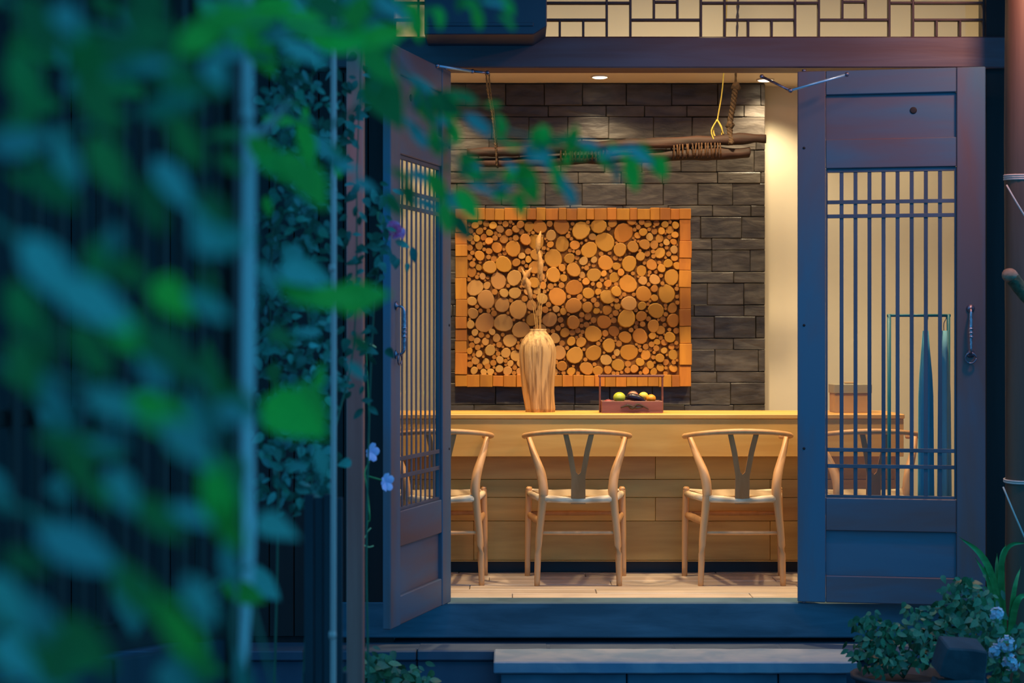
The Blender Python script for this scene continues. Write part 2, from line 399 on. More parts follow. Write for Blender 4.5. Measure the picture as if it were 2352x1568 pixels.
# ------------------------------------------------------------------ door leaves (thickness along +y local, seen face at y=0)
LW, LH, TH = .845, 2.455, .036
def door_leaf(name, hinge, ang, side):
    """side=+1: leaf runs to +x from its pivot; -1: to -x. ang about z."""
    r = thing(name, None, None, (hinge[0], hinge[1], .005), ang, kind='structure')
    def b(nm, m, u0, u1, y0, y1, z0, z1, bev=.004, par=r):
        x0, x1 = (u0, u1) if side > 0 else (-u1, -u0)
        return boxo(nm, m, par, x0, x1, y0, y1, z0, z1, bev)
    b('stile', 'door', 0, .128, 0, TH, 0, LH); b('stile', 'door', .717, LW, 0, TH, 0, LH)
    e = .0005
    for (z0, z1) in ((2.343, LH), (2.003, 2.138), (.332, .484), (0, .124)):
        b('rail', 'door_h', .128+e, .717-e, .004, TH-.004, z0, z1)
    b('panel', 'door_h', .128+e, .717-e, .020, .030, .124, .332, .001)
    p = b('panel', 'door_h', .128+e, .717-e, .020, .030, 2.138, 2.343, .001)
    kx = .525 if side > 0 else -.525
    bm = bmesh.new(); lathe(bm, [(.016, 0), (.016, .0025), (.010, .0035)], 14)
    o = link('wood_knot', mesh('wood_knot', bm, M['dark'], True), r); o.location = (kx, .0205, 2.265); o.rotation_euler = (PI/2, 0, 0); o['label'] = 'dark round knot in the upper panel'
    # inner sash frame
    for (u0, u1, z0, z1) in ((.1285, .1375, .484, 2.003), (.7075, .7165, .484, 2.003), (.1375, .7075, 1.985, 2.0025), (.1375, .7075, .4845, .497)):
        b('sash_frame', 'lattice', u0, u1, .014, .030, z0, z1, .001)
    pitch = (.7075-.1375)/9
    for k in range(1, 9):
        u = .1375+pitch*k; b('lattice_bar', 'lattice', u-.009, u+.009, .0165, .0205, .497, 1.985, .001)
    for zz in (1.848, 1.783, .705, .630):
        b('lattice_bar', 'lattice', .1375, .7075, .012, .0165, zz-.009, zz+.009, .001)
    b('pane', 'glass',   .137, .708, .0245, .0275, .496, 1.986, 0)
    # pivots
    for z0, z1 in ((-.005, 0), (LH, LH+.011)):
        bm = bmesh.new(); lathe(bm, [(.010, z0), (.010, z1)], 10)
        o = link('pivot_pin', mesh('pivot_pin', bm, M['iron'], True), r); o.location = ((.03 if side > 0 else -.03), TH/2, 0)
    # pull handle: two rosettes, bow with beads and a drop ring
    hx = (.778 if side > 0 else -.778)
    h = bpy.data.objects.new('pull_handle', None); C.objects.link(h); h.parent = r; h.location = (hx, -.001, 1.25); h.empty_display_size = .02
    h['label'] = 'ornate worn metal pull handle'
    for zz in (.105, -.10):
        bm = bmesh.new(); lathe(bm, [(.019, 0), (.019, .003), (.010, .007), (.006, .012)], 10)
        o = link('rosette', mesh('rosette', bm, M['iron'], True), h); o.rotation_euler = (PI/2, 0, 0); o.location = (0, 0, zz)
    bm = bmesh.new(); tube(bm, [(0, -.006, .105), (0, -.032, .095), (0, -.036, .05), (0, -.036, -.05), (0, -.032, -.09), (0, -.006, -.10)], [.005, .006, .009, .0075, .006, .005], 8, 4)
    link('bow', mesh('bow', bm, M['brass'], True), h)
    for zz in (.012, -.006, -.024):
        bm = bmesh.new(); bmesh.ops.create_uvsphere(bm, u_segments=10, v_segments=6, radius=.0115)
        o = link('bead', mesh('bead', bm, M['brass'], True), h); o.location = (0, -.036, zz); o.scale = (1, 1, .7)
    bm = bmesh.new(); pts = [(.024*math.cos(a), -.016, -.108-.004+.024*math.sin(a)-.008) for a in [2*PI*k/14 for k in range(15)]]
    tube(bm, pts, .0035, 6, 1); link('ring', mesh('ring', bm, M['iron'], True), h)
    for zz in (2.1, 1.28, .71): # peg heads on the pivot stile
        bm = bmesh.new(); lathe(bm, [(.007, 0), (.005, .003)], 8)
        o = link('peg', mesh('peg', bm, M['dark'], True), r); o.rotation_euler = (PI/2, 0, 0); o.location = ((.03 if side > 0 else -.03), .0005, zz)
    return r
dR = door_leaf('door_1', (1.322, -.075), -math.atan2(.150, .83), 1)
dL = door_leaf('door_2', (-.282, -.075), PI/2-math.atan2(.218, .79), -1)

# metal stays
def stay(label, pts, drop=None):
    s = thing('door_stay', label, 'stay', pts[0])
    s0 = Vector(pts[0])
    for i in range(len(pts)-1):
        tubeo('arm', 'steel' if i else 'iron', s, [Vector(pts[i])-s0, Vector(pts[i+1])-s0], .0065, 6, 1)
    for p in pts:
        bm = bmesh.new(); bmesh.ops.create_uvsphere(bm, u_segments=8, v_segments=6, radius=.011)
        o = link('joint', mesh('joint', bm, M['iron'], True), s); o.location = Vector(p)-s0
    return s
stay('jointed metal stay crossing the top rail of the flatter door leaf', [P(1750, 176, 8.33), P(1815, 208, 8.20), P(1945, 171, 8.19)])
stay('short blue-grey metal stay at the head of the steeply open door leaf', [P(1120, 167, 8.32), P(1085, 164, 8.30), P(1004, 151, 8.12)])

# ------------------------------------------------------------------ counter
ct = thing('bar_counter', 'long oak bar counter with deep apron before the slate wall', 'counter', (.3, 1.1, 0))
def cb(nm, m, *b, bev=.002):
    o = boxo(nm, m, ct, *b, bev=bev); o.location -= ct.location; return o
CX0, CX1 = -1.9, 2.02
cb('countertop', 'counter', CX0, CX1, .845, 1.36, .812, .836, bev=.004)
cb('apron', 'counter', CX0, CX1-.004, .852, .876, .618, .8115)
zs = [.07, .255, .335, .425, .52, .618]
zs = [.066, .272, .395, .49, .617]
for k in range(4):
    x = CX0
    for x1 in ([-.9, .75, CX1-.02] if k % 2 else [-.2, 1.35, CX1-.02]):
        cb('front_board', 'counter_b', x+.001, x1-.001, 1.0-(.001*k), 1.02, zs[k]+.0012, zs[k+1]-.0012, bev=.0015); x = x1
cb('trim_strip', 'counter', CX0, CX1-.02, .996, 1.02, .060, .0655, bev=.001)
cb('kick_board', 'kick', CX0, CX1-.05, 1.045, 1.06, .0, .0595)
cb('end_panel', 'counter', CX1-.02, CX1, 1.0, 1.34, .0, .8115)
cb('back_panel', 'counter_b', CX0, CX1-.021, 1.32, 1.34, .0, .8115)

# ------------------------------------------------------------------ wishbone style chairs
def chair(label, x, yy, rz, first=None):
    if first is not None:
        r = first.copy(); C.objects.link(r)
        for ch in first.children:
            c = ch.copy(); C.objects.link(c); c.parent = r
    else:
        r = thing('dining_chair', label, 'chair', group='curved back chairs along the bar counter')
        for s in (-1, 1):
            tubeo('rear_leg', 'chair', r, [(s*.204, .0, 0), (s*.197, -.004, .2), (s*.180, 0, .38), (s*.172, .006, .47), (s*.184, .035, .555), (s*.222, .10, .66), (s*.247, .165, .738)],
                  [.0135, .0175, .020, .0245, .0235, .017, .012], 10, 5)
            tubeo('front_leg', 'chair', r, [(s*.248, .375, 0), (s*.245, .375, .25), (s*.24, .372, .43), (s*.24, .372, .452), (s*.24, .372, .462)], [.014, .0165, .018, .017, .009], 10, 4)
            tubeo('side_stretcher', 'chair', r, [(s*.188, .012, .315), (s*.215, .18, .318), (s*.238, .36, .315)], [.011, .014, .011], 8, 3, flat=1.5)
            tubeo('seat_rail', 'cord', r, [(s*.18, .01, .430), (s*.236, .36, .425)], .017, 10, 3)
        tubeo('rear_stretcher', 'chair', r, [(-.185, 0, .262), (0, 0, .262), (.185, 0, .262)], [.009, .011, .009], 8, 3)
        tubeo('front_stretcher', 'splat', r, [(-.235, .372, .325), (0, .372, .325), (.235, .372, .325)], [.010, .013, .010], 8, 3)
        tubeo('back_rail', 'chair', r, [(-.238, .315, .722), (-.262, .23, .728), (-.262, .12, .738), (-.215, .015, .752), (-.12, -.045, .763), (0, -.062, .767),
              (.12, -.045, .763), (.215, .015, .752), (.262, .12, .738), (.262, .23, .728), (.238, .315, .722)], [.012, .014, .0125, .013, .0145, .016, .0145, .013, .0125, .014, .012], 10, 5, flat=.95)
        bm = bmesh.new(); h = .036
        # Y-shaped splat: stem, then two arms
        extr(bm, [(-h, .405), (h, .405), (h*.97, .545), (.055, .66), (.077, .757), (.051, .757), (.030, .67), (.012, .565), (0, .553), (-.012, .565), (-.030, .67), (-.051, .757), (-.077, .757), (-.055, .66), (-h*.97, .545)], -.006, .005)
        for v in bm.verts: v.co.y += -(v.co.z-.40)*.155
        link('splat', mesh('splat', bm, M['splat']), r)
        # woven seat: dished cord surface with cord rolled over the rails
        bm = bmesh.new(); N = 14; g = []
        for j in range(N+1):
            row = []; v = j/N
            hw = .172+(.228-.172)*v; y0 = .0+.375*v
            for i in range(N+1):
                u = i/N*2-1
                dish = -.016*(1-u*u)*math.sin(PI*v)-.006*(1-u*u)
                cross = .003*abs(abs(u)-abs(2*v-1))
                row.append(bm.verts.new((u*hw, y0, .448+dish+cross+.004*math.cos(PI*u))))
            g.append(row)
        for j in range(N):
            for i in range(N): bm.faces.new((g[j][i], g[j][i+1], g[j+1][i+1], g[j+1][i]))
        bmesh.ops.solidify(bm, geom=bm.faces[:], thickness=.018)
        link('seat', mesh('seat', bm, M['cord'], True), r)
        tubeo('seat_rail', 'cord', r, [(-.165, 0, .432), (-.08, 0, .427), (0, 0, .422), (.08, 0, .427), (.165, 0, .432)], [.020, .017, .014, .017, .020], 10, 3)
        tubeo('seat_rail', 'cord', r, [(-.228, .375, .432), (0, .375, .424), (.228, .375, .432)], [.020, .016, .020], 10, 3)
    r.location = (x, yy, 0); r.rotation_euler = (0, 0, rz); r['label'] = label
    return r
PPC = 463.6
c0 = chair('curved-back beech chair directly below the carved vase and the fruit tray', (1328-1176)/PPC, .506, 0)
chair('curved-back beech chair below the bare slate beside the wall art, in plain view', (1704-1176)/PPC, .506, 0, c0)
chair('curved-back beech chair half hidden by the steeply open glazed door leaf', (1012-1176)/PPC, .506, math.radians(5), c0)
chair('curved-back beech chair seen only through the lattice of the flatter door leaf', (2005-1176)/PPC, .506, 0, c0)

# ------------------------------------------------------------------ log slice wall art
AY = SYF-.012
ar = thing('log_slice_wall_art', 'large rectangular wall panel of sawn log ends and wood blocks', 'wall art', (.365, AY, .9))
AL = Vector(ar.location)
PW = 397.0
def aw(px, py): return (px-1176)/PW, CAM_Z-(py-784)/PW
x0, z1 = aw(1046, 478); x1, z0 = aw(1588, 888)
o = boxo('backing_board', 'backing', ar, x0+.01, x1-.01, AY-.024, AY+.008, z0+.01, z1-.01, .001); o.location -= AL
rr = random.Random(5)
BW = 26/PW
def block(xa, xb, za, zb):
    bm = bmesh.new(); d = rr.uniform(.045, .062)
    box(bm, -(xb-xa)/2, (xb-xa)/2, -d, .0, -(zb-za)/2, (zb-za)/2, .002)
    a = rr.uniform(-.02, .02)
    o = link('wood_block', mesh('wood_block', bm, M['block']), ar); o.location = Vector(((xa+xb)/2, AY-.014, (za+zb)/2))-AL
    o.rotation_euler = (0, a, 0)
for zz0, zz1 in ((z1-BW, z1), (z0, z0+BW)):
    x = x0+BW
    while x < x1-BW-.001:
        w = min(rr.choice([.045, .055, .062, .075]), x1-BW-x)
        block(x+.001, x+w-.001, zz0+rr.uniform(-.002, .002), zz1+rr.uniform(-.003, .005)); x += w
for xa in (x0, x1-BW):
    z = z0
    while z < z1-.001:
        w = min(rr.choice([.07, .10, .125]), z1-z)
        block(xa+rr.uniform(-.003, .002), xa+BW+rr.uniform(-.002, .004), z+.0012, z+w-.0012); z += w
big = [(815,235,55),(742,300,36),(950,270,60),(1075,235,52),(1170,215,30),(1243,280,65),(1118,345,65),(1297,200,30),(1372,208,20),(1475,215,20),(820,360,50),(1005,400,55),(1225,400,45),(1310,380,38),
(757,460,60),(482,392,52),(415,500,55),(310,525,45),(192,555,32),(265,585,22),(375,615,55),(485,595,52),(215,665,55),(290,745,62),(402,783,50),(190,755,32),(515,815,62),(200,840,36),(280,905,65),(410,910,62),(185,920,28),(530,955,58),
(455,1032,45),(332,972,22),(345,842,20),(350,692,20),(412,700,30),(490,700,40),(608,785,35),(580,690,28),(630,520,45),(665,240,46),(590,240,34),(640,345,52),(640,435,40),(895,540,48),(1040,575,46),(755,575,50),(900,660,56),(895,790,54),(890,905,45),
(785,725,60),(735,885,50),(610,885,42),(1285,495,52),(1370,545,36),(1440,505,36),(1510,530,28),(1580,590,52),(1280,635,60),(1365,450,30),(1120,490,50),(1130,730,50),(1385,705,52),(1545,705,60),(1280,775,50),(1470,820,52),(1265,880,60),(1110,900,46),
(1035,985,56),(1180,965,36),(1365,860,36),(1365,1000,52),(1260,1005,42),(1455,930,42),(1585,890,44),(1585,805,34),(1285,1110,58),(1140,1065,46),(1035,1115,54),(905,1135,56),(800,1115,46),(985,1225,46),(1125,1165,38),(1210,1200,42),(955,1045,34),(835,975,32),(885,1035,30),
(820,1205,34),(885,1245,28),(770,1015,34),(1000,700,38),(1000,800,36),(1180,590,34),(1190,690,34),(970,480,30),(1500,960,30),(1480,1040,22),(1400,1130,34),(1360,1180,28),(1500,1150,30),(1590,1130,34),(1430,1200,26),(1500,1220,26),(560,330,38),(245,440,34),(220,1170,26),(290,1180,24),(385,1165,26),(300,1210,20),(245,1210,20),(440,1240,30),(230,1035,22)]
discs = []
for (zx, zy, r) in big:
    px, py = 1020+zx/3.015, 440+zy/3.015
    X, Z = aw(px, py); discs.append((X, Z, r*1.06/3.015/PW))
ix0, ix1, iz0, iz1 = x0+BW, x1-BW, z0+BW, z1-BW
tries = 0
def corner(X, Z):
    u = min(X-ix0, ix1-X)/(ix1-ix0)*2; v = min(Z-iz0, iz1-Z)/(iz1-iz0)*2
    return u+v
while len(discs) < 520 and tries < 60000:
    tries += 1
    X = rr.uniform(ix0+.01, ix1-.01); Z = rr.uniform(iz0+.01, iz1-.01)
    gap = min(math.hypot(X-a, Z-b)-r for a, b, r in discs)
    gap = min(gap, X-ix0, ix1-X, Z-iz0, iz1-Z)
    lo = .016 if tries < 9000 else (.011 if tries < 25000 else .007)
    mx = .024 if corner(X, Z) < .5 else .032
    if gap > lo: discs.append((X, Z, min(gap*1.04, mx)))
discs.sort(key=lambda d: -d[2])
def discmesh(m, seg=12):
    bm = bmesh.new()
    def ring(r, y): return [bm.verts.new((r*math.cos(2*PI*k/seg), y, r*math.sin(2*PI*k/seg))) for k in range(seg)]
    a, b, c = ring(1, 0), ring(1, -.94), ring(.93, -1)
    for p, q in ((a, b), (b, c)):
        for k in range(seg): bm.faces.new((p[k], p[(k+1) % seg], q[(k+1) % seg], q[k]))
    bm.faces.new(c)
    for v in bm.verts:
        an = math.atan2(v.co.z, v.co.x); f = 1+.05*math.sin(2*an+1)+.03*math.sin(3*an); v.co.x *= f; v.co.z *= f
    me = mesh('log_slice', bm, M[m]); 
    return me
dm = [discmesh('art'), discmesh('art'), discmesh('art_pale')]
filler = bmesh.new()
for i, (X, Z, r) in enumerate(discs):
    dep = rr.uniform(.014, .042)
    if i < 225:
        pale = (X-ix0)/(ix1-ix0) < .42 and (iz1-Z)/(iz1-iz0) > .35
        me = dm[2] if (pale and rr.random() < .85) else dm[rr.randrange(2)]
        if not pale and rr.random() < .1: me = dm[2]
        o = link('log_slice', me, ar); o.location = Vector((X, AY-.023, Z))-AL
        o.scale = (r, dep, r*rr.uniform(.93, 1)); o.rotation_euler = (rr.uniform(-.12, .12), rr.uniform(0, 6), rr.uniform(-.12, .12))
    else:
        vs = [filler.verts.new((X+r*math.cos(2*PI*k/8), AY-.022, Z+r*math.sin(2*PI*k/8))) for k in range(8)]
        v2 = [filler.verts.new((X+r*math.cos(2*PI*k/8), AY-.024-dep*.85, Z+r*math.sin(2*PI*k/8))) for k in range(8)]
        filler.faces.new(v2)
        for k in range(8): filler.faces.new((vs[k], vs[(k+1) % 8], v2[(k+1) % 8], v2[k]))
for v in filler.verts: v.co -= AL
o = link('small_twig_slices', mesh('small_twig_slices', filler, M['art']), ar); o['kind'] = 'stuff'

# ------------------------------------------------------------------ vase, grasses, fruit tray, storage box
VX, VY, VZ = (1238-1176)/430, 1.16, .8362
va = thing('carved_vase', 'tall furrowed wooden vase on the counter holding dried grasses', 'vase', (VX, VY, VZ))
bm = bmesh.new()
prof = [(.076, 0), (.079, .02), (.083, .10), (.092, .22), (.098, .31), (.096, .345), (.084, .378), (.064, .405), (.046, .424), (.042, .432), (.046, .440), (.030, .436), (.026, .36)]
lathe(bm, prof, 56, lambda a, z: 1+(.045*math.sin(a*9+3*math.sin(z*7))*abs(math.sin(a*3.7+1)) if z < .34 else .01*math.sin(a*9)))
for v in bm.verts: v.co.x += -.010*math.sin(v.co.z*6)+.006*(v.co.z < .1)
link('vase_body', mesh('vase_body', bm, M['vase'], True), va)
gr = thing('dried_grass_bunch', 'bunch of tall dried grasses standing in the carved vase', 'dried grass', (VX, VY, VZ+.38))
rr = random.Random(21)
tips = [(-.014, .62), (.020, .72), (.006, .50), (-.10, .42), (.045, .46), (-.05, .33), (.025, .30)]
for (tx, tz) in tips:
    tubeo('grass_stem', 'straw', gr, [(rr.uniform(-.014, .014), rr.uniform(-.014, .014), -.05), (tx*.35, 0, tz*.45), (tx, rr.uniform(-.02, .01), tz*.78)], [.0022, .0018, .0012], 5, 4)
for (tx, tz, ln, lean) in ((-.045, .30, .17, -.05), (-.085, .34, .10, .05), (.010, .40, .19, -.012), (-.01, .52, .12, .02)):
    bm = bmesh.new(); tube(bm, [(tx, -.012, tz-ln/2), (tx+lean*.3, -.015, tz), (tx+lean, -.012, tz+ln/2)], [.004, .013, .015, .010, .002], 7, 5)
    for v in bm.verts: v.co += Vector((mnoise.noise(v.co*90), mnoise.noise(v.co*90+Vector((3, 1, 2))), 0))*.007
    link('grass_plume', mesh('grass_plume', bm, M['plume'], True), gr)
# fruit tray with tall frame handle
FXc = (1448-1176)/433
ft = thing('fruit_tray', 'dark red wooden carrying tray with a tall frame handle holding fruit', 'tray', (FXc, 1.08, .8362))
hw, hd, hh = .160, .09, .062
boxo('tray_base', 'crate', ft, -hw, hw, -hd, hd, 0, .008, .001)
boxo('tray_side', 'crate', ft, -hw, hw, -hd, -hd+.009, .008, hh, .002); boxo('tray_side', 'crate', ft, -hw, hw, hd-.009, hd, .008, hh, .002)
for s in (-1, 1):
    boxo('tray_side', 'crate', ft, s*(hw-.0045)-.0045, s*(hw-.0045)+.0045, -hd+.009, hd-.009, .008, hh, .002)
    boxo('handle_post', 'crate', ft, s*(hw+.0045)-.0045, s*(hw+.0045)+.0045, -.012, .012, 0, .186, .002)
boxo('handle_bar', 'crate', ft, -hw-.014, hw+.014, -.014, .014, .186, .198, .003)
bm = bmesh.new()
tube(bm, [(-.06, -hd-.002, .028), (-.02, -hd-.005, .040), (.02, -hd-.004, .026), (.065, -hd-.002, .034)], [.003, .006, .005, .002], 6, 4)
tube(bm, [(-.03, -hd-.004, .046), (.0, -hd-.006, .024), (.03, -hd-.004, .046), (.085, -hd-.003, .020)], [.003, .006, .005, .002], 6, 4)
link('carved_branch', mesh('carved_branch', bm, M['stem'], True), ft)['label'] = 'black twig relief on the tray front'
def fruit(name, label, m, x, y, z, r, sq=.92, grp='fruit in the handled tray', shape=None, rot=0):
    t_ = thing(name, label, 'fruit', (FXc+x, 1.08+y, .8362+z), 0, grp)
    bm = bmesh.new()
    if shape == 'long':
        tube(bm, [(-r*2, 0, 0), (-r, 0, .012), (r, 0, .008), (r*2.2, 0, -.012)], [.008, r*.75, r*.8, r*.5, .006], 10, 5)
    else:
        n = 12; lathe(bm, [(max(.004, r*math.sin(PI*k/n))*(1+.06*math.sin(PI*k/n)), -r*sq*math.cos(PI*k/n)*(1-.18*(k in (0, n)))) for k in range(n+1)], 16)
    o = link('flesh', mesh('flesh', bm, M[m], True), t_)
    o2 = tubeo('fruit_stem', 'stem', t_, [(0, 0, r*sq*.74), (.002, 0, r*sq+.006)] if not shape else [(-r*2, 0, 0), (-r*2.5, 0, .006)], .0016, 5, 1)
    t_.rotation_euler = (0, rot, 0); return t_
fruit('apple', 'round green apple on the tray, largest of the fruit', 'apple', -.064, -.03, .080, .031)
fruit('peach', 'pinkish fruit behind the dark one in the tray', 'peach', .012, .030, .088, .028)
fruit('pear', 'yellow fruit behind the orange one in the tray', 'lemon', .066, .012, .086, .024)
fruit('orange', 'small orange fruit at the tray end', 'orange', .104, -.012, .074, .024)
fruit('aubergine', 'long dark purple fruit lying across the tray middle', 'dfruit', .024, -.042, .066, .026, shape='long', rot=.22)
fruit('plum', 'dull red fruit low in the tray beside the green apple', 'redfruit', -.122, -.02, .046, .026)
fruit('mandarin', 'orange fruit hidden low under the green apple', 'orange', -.066, .045, .036, .026)
sb = thing('storage_box', 'tan wooden storage box with grey lid on the far counter end', 'box', (1.79, 1.12, .8362))
boxo('box_body', 'storage', sb, -.095, .095, -.08, .08, 0, .10, .003); boxo('box_lid', 'lid', sb, -.10, .10, -.085, .085, .1005, .15, .004)
boxo('lid_handle', 'storage', sb, -.03, .03, -.010, .010, .1505, .160, .002)

# ------------------------------------------------------------------ hanging timber with ropes
hb = thing('hanging_timber', 'old dark forked timber hung on ropes above the bar counter', 'hanging beam', (.55, 1.2, 2.2))
HL = Vector(hb.location)
def HP(px, py, dy=0): return P(px, py, 9.6+dy)-HL
def rough(bm, a=.006, f=14):
    for v in bm.verts: v.co += Vector((mnoise.noise(v.co*f), mnoise.noise(v.co*f+Vector((9, 1, 2))), mnoise.noise(v.co*f+Vector((2, 7, 5)))))*a
bm = bmesh.new(); tube(bm, [HP(1072, 350, .03), HP(1200, 346), HP(1400, 333, -.02), HP(1580, 326), HP(1700, 319), HP(1758, 318)], [.022, .029, .026, .030, .028, .030, .024], 10, 7); rough(bm, .009)
link('upper_pole', mesh('upper_pole', bm, M['hbeam'], True), hb)
bm = bmesh.new(); tube(bm, [HP(1085, 372, .05), HP(1210, 372, .03), HP(1400, 364, .02), HP(1560, 356, .02), HP(1660, 352, .02), HP(1722, 349, .02)], [.020, .028, .026, .030, .032, .026], 10, 7); rough(bm, .010)
link('lower_pole', mesh('lower_pole', bm, M['hbeam'], True), hb)
for (a, b, n) in ((1290, 1400, 14), (1545, 1655, 16)):
    for k in range(n):
        px = a+(b-a)*k/(n-1); yc = 352-(px-1290)*.022
        c = HP(px, yc-2, .01)
        bm = bmesh.new(); pts = [(0, .040*math.cos(q), (.046)*math.sin(q)) for q in [2*PI*j/14 for j in range(15)]]
        tube(bm, [Vector(p) for p in pts], .0045, 5, 1)
        o = link('rattan_loop', mesh('rattan_loop', bm, M['rattan'], True), hb); o.location = c; o.rotation_euler = (0, .10*rr.uniform(-1, 1), .15*rr.uniform(-1, 1))
def twist(name, m, pts, r, turns, strands=2):
    path = smoothpath([Vector(p) for p in pts], 14); bm = bmesh.new(); N = len(path)
    for s in range(strands):
        q = [p+Vector((math.cos(turns*2*PI*i/N+2*PI*s/strands), math.sin(turns*2*PI*i/N+2*PI*s/strands), 0))*r*.62 for i, p in enumerate(path)]
        tube(bm, q, r*.72, 6, 1)
    return link(name, mesh(name, bm, M[m], True), hb)
twist('rope', 'rope', [HP(1117, -60, .01), HP(1117, 170, .01), HP(1130, 260, 0), HP(1139, 345, -.03), HP(1141, 380, -.02)], .006, 22)
twist('rope', 'rope', [HP(1117, -60, .03), HP(1123, 170, .03), HP(1134, 260, .04), HP(1142, 345, .06), HP(1143, 385, .05)], .005, 22)
twist('rope', 'rope', [HP(1698, -90, .01), HP(1690, 170, .01), HP(1690, 200)], .007, 12)
twist('rope', 'rope', [HP(1690, 195), HP(1684, 240), HP(1676, 290), HP(1680, 330, -.03)], .013, 6, 3)
bm = bmesh.new()
for (cx, cy, r_) in ((1690, 200, .024), (1676, 288, .024)):
    bmesh.ops.create_icosphere(bm, subdivisions=2, radius=r_, matrix=Matrix.Translation(HP(cx, cy)))
rough(bm, .012, 40); link('rope_knot', mesh('rope_knot', bm, M['rope'], True), hb)
bm = bmesh.new(); tube(bm, [HP(1672, -80), HP(1662, 170), HP(1650, 262), HP(1647, 275)], .004, 6, 5)
tube(bm, [HP(1647, 275), HP(1638, 295), HP(1643, 315), HP(1655, 318), HP(1658, 295), HP(1647, 275)], .005, 6, 4)
tube(bm, [HP(1647, 275, -.01), HP(1634, 300, -.02), HP(1640, 322, -.02)], .004, 6, 4)
tube(bm, [HP(1647, 275, -.01), HP(1656, 292, -.02), HP(1662, 308, -.02)], .003, 6, 4)
link('tied_cord', mesh('tied_cord', bm, M['yrope'], True), hb)['label'] = 'thin yellow cord tied in a loop'

# recessed ceiling lamps in the soffit
for i, (x, y, z, e) in enumerate(LAMPS):
    t_ = thing('recessed_lamp', ['small round lit lamp recessed above the wall art', 'small round lit lamp recessed above the cream plaster strip', 'round recessed soffit lamp over the door leaf on its steep side', 'round recessed soffit lamp behind the lattice door leaf'][i], 'lamp', (x, y, 2.72), 0, 'recessed soffit lamps')
    bm = bmesh.new()
    pts = [(.047*math.cos(2*PI*k/20), .047*math.sin(2*PI*k/20), -.003) for k in range(21)]
    tube(bm, pts, .006, 6, 1); link('trim_ring', mesh('trim_ring', bm, M['white'], True), t_)
    bm = bmesh.new(); lathe(bm, [(.042, -.004), (.036, -.010), (.015, -.013)], 18); link('lens', mesh('lens', bm, M['lens'], True), t_)

# ------------------------------------------------------------------ garment rack behind the lattice leaf
gk = thing('garment_rack', 'thin teal metal clothes rack behind the lattice door leaf', 'rack', (1.95, .25, 0))
for (x, m) in ((1.815, 'rack'), (2.10, 'rack')):
    tubeo('upright', m, gk, [(x-1.95, 0, .015), (x-1.95, 0, 1.34)], .009, 8, 1)
    tubeo('foot', m, gk, [(x-1.95, -.09, .010), (x-1.95, .16, .010)], .009, 8, 1)
tubeo('top_bar', 'rack', gk, [(-.145, 0, 1.335), (.16, 0, 1.335)], .007, 8, 1)
def garment(label, x, m, w, z0, z1, lean):
    t_ = thing('hanging_garment', label, 'garment', (x, .25, z1), lean, 'blue clothes on the teal rack')
    bm = bmesh.new(); N = 24; rows = []
    for j in range(9):
        f = j/8; z = -(z1-z0)*f; ww = w*(.35+.65*min(1, f*3.2))
        row = []
        for i in range(N):
            a = 2*PI*i/N; fold = 1+.30*math.sin(a*5+x*20)*f
            row.append(bm.verts.new((ww*math.cos(a)*fold, .034*math.sin(a)*fold, z)))
        rows.append(row)
    for j in range(8):
        for i in range(N): bm.faces.new((rows[j][i], rows[j][(i+1) % N], rows[j+1][(i+1) % N], rows[j+1][i]))
    bm.faces.new(rows[0][::-1]); bm.faces.new(rows[-1])
    link('cloth', mesh('cloth', bm, M[m], True), t_)
    bm = bmesh.new(); tube(bm, [(0, 0, -.01), (0, 0, .035), (.012, 0, .060), (.004, 0, .076), (-.008, 0, .066)], .002, 5, 4)
    link('hanger_hook', mesh('hanger_hook', bm, M['iron'], True), t_)
garment('long mid blue garment hanging on the rack beside the pale one', 1.990, 'cloth', .034, .42, 1.262, 0)
garment('long pale blue garment hanging nearest the rack end', 2.078, 'cloth2', .028, .44, 1.262, .2)

# ------------------------------------------------------------------ outside, fixed things
bx = thing('black_wall_box', 'black painted boxy housing hung before the transom lattice', 'box', (.02, -.28, 2.66))
def zp(py, d): return CAM_Z-(py-784)/FPX*d
bm = bmesh.new(); d = 8.02; s = d/FPX
poly = [((975-1176)*s, zp(79, d)), ((1226-1176)*s, zp(79, d)), ((1256-1176)*s, zp(60, d)), ((1256-1176)*s, 3.0), ((975-1176)*s, 3.0)]
extr(bm, [(a-.02, b-2.66) for a, b in poly], -.10, .22)
bmesh.ops.bevel(bm, geom=bm.edges[:], offset=.004, segments=1, affect='EDGES')
link('housing', mesh('housing', bm, M['box']), bx)
boxo('lower_lip', 'box', bx, -.40, .075, -.107, -.1005, zp(60, d)-2.66, zp(52, d)-2.66, .001)
boxo('wall_bracket', 'box', bx, -.2, .0, .2205, .245, .30, .34, .002)

# right post with ties, and the branch
dp = 8.05; q = lambda px: (px-1176)/FPX*dp
pr = thing('timber_post', 'reddish timber post tied with twine beyond the flatter door leaf', 'post', (q(2345), CAM_Y+dp, -.5))
bm = bmesh.new(); tube(bm, [(0, 0, 0), (.002, 0, 1.2), (-.002, 0, 2.4), (0, 0, 3.5)], [.072, .070, .071, .068], 18, 6); rough(bm, .004, 5)
link('trunk', mesh('trunk', bm, M['post_r'], True), pr)
bm = bmesh.new(); tube(bm, [(-.13, .06, 0), (-.128, .06, 3.5)], .035, 12, 1)
for (py, n) in ((412, 3), (1106, 2)):
    zc = zp(py, dp)+.5
    for k in range(n):
        bm = bmesh.new(); pts = [(.074*math.cos(a), .074*math.sin(a), zc+k*.009+.004*math.sin(a)) for a in [2*PI*j/16 for j in range(17)]]
        tube(bm, pts, .0045, 5, 1); link('twine_tie', mesh('twine_tie', bm, M['ivory'], True), pr)
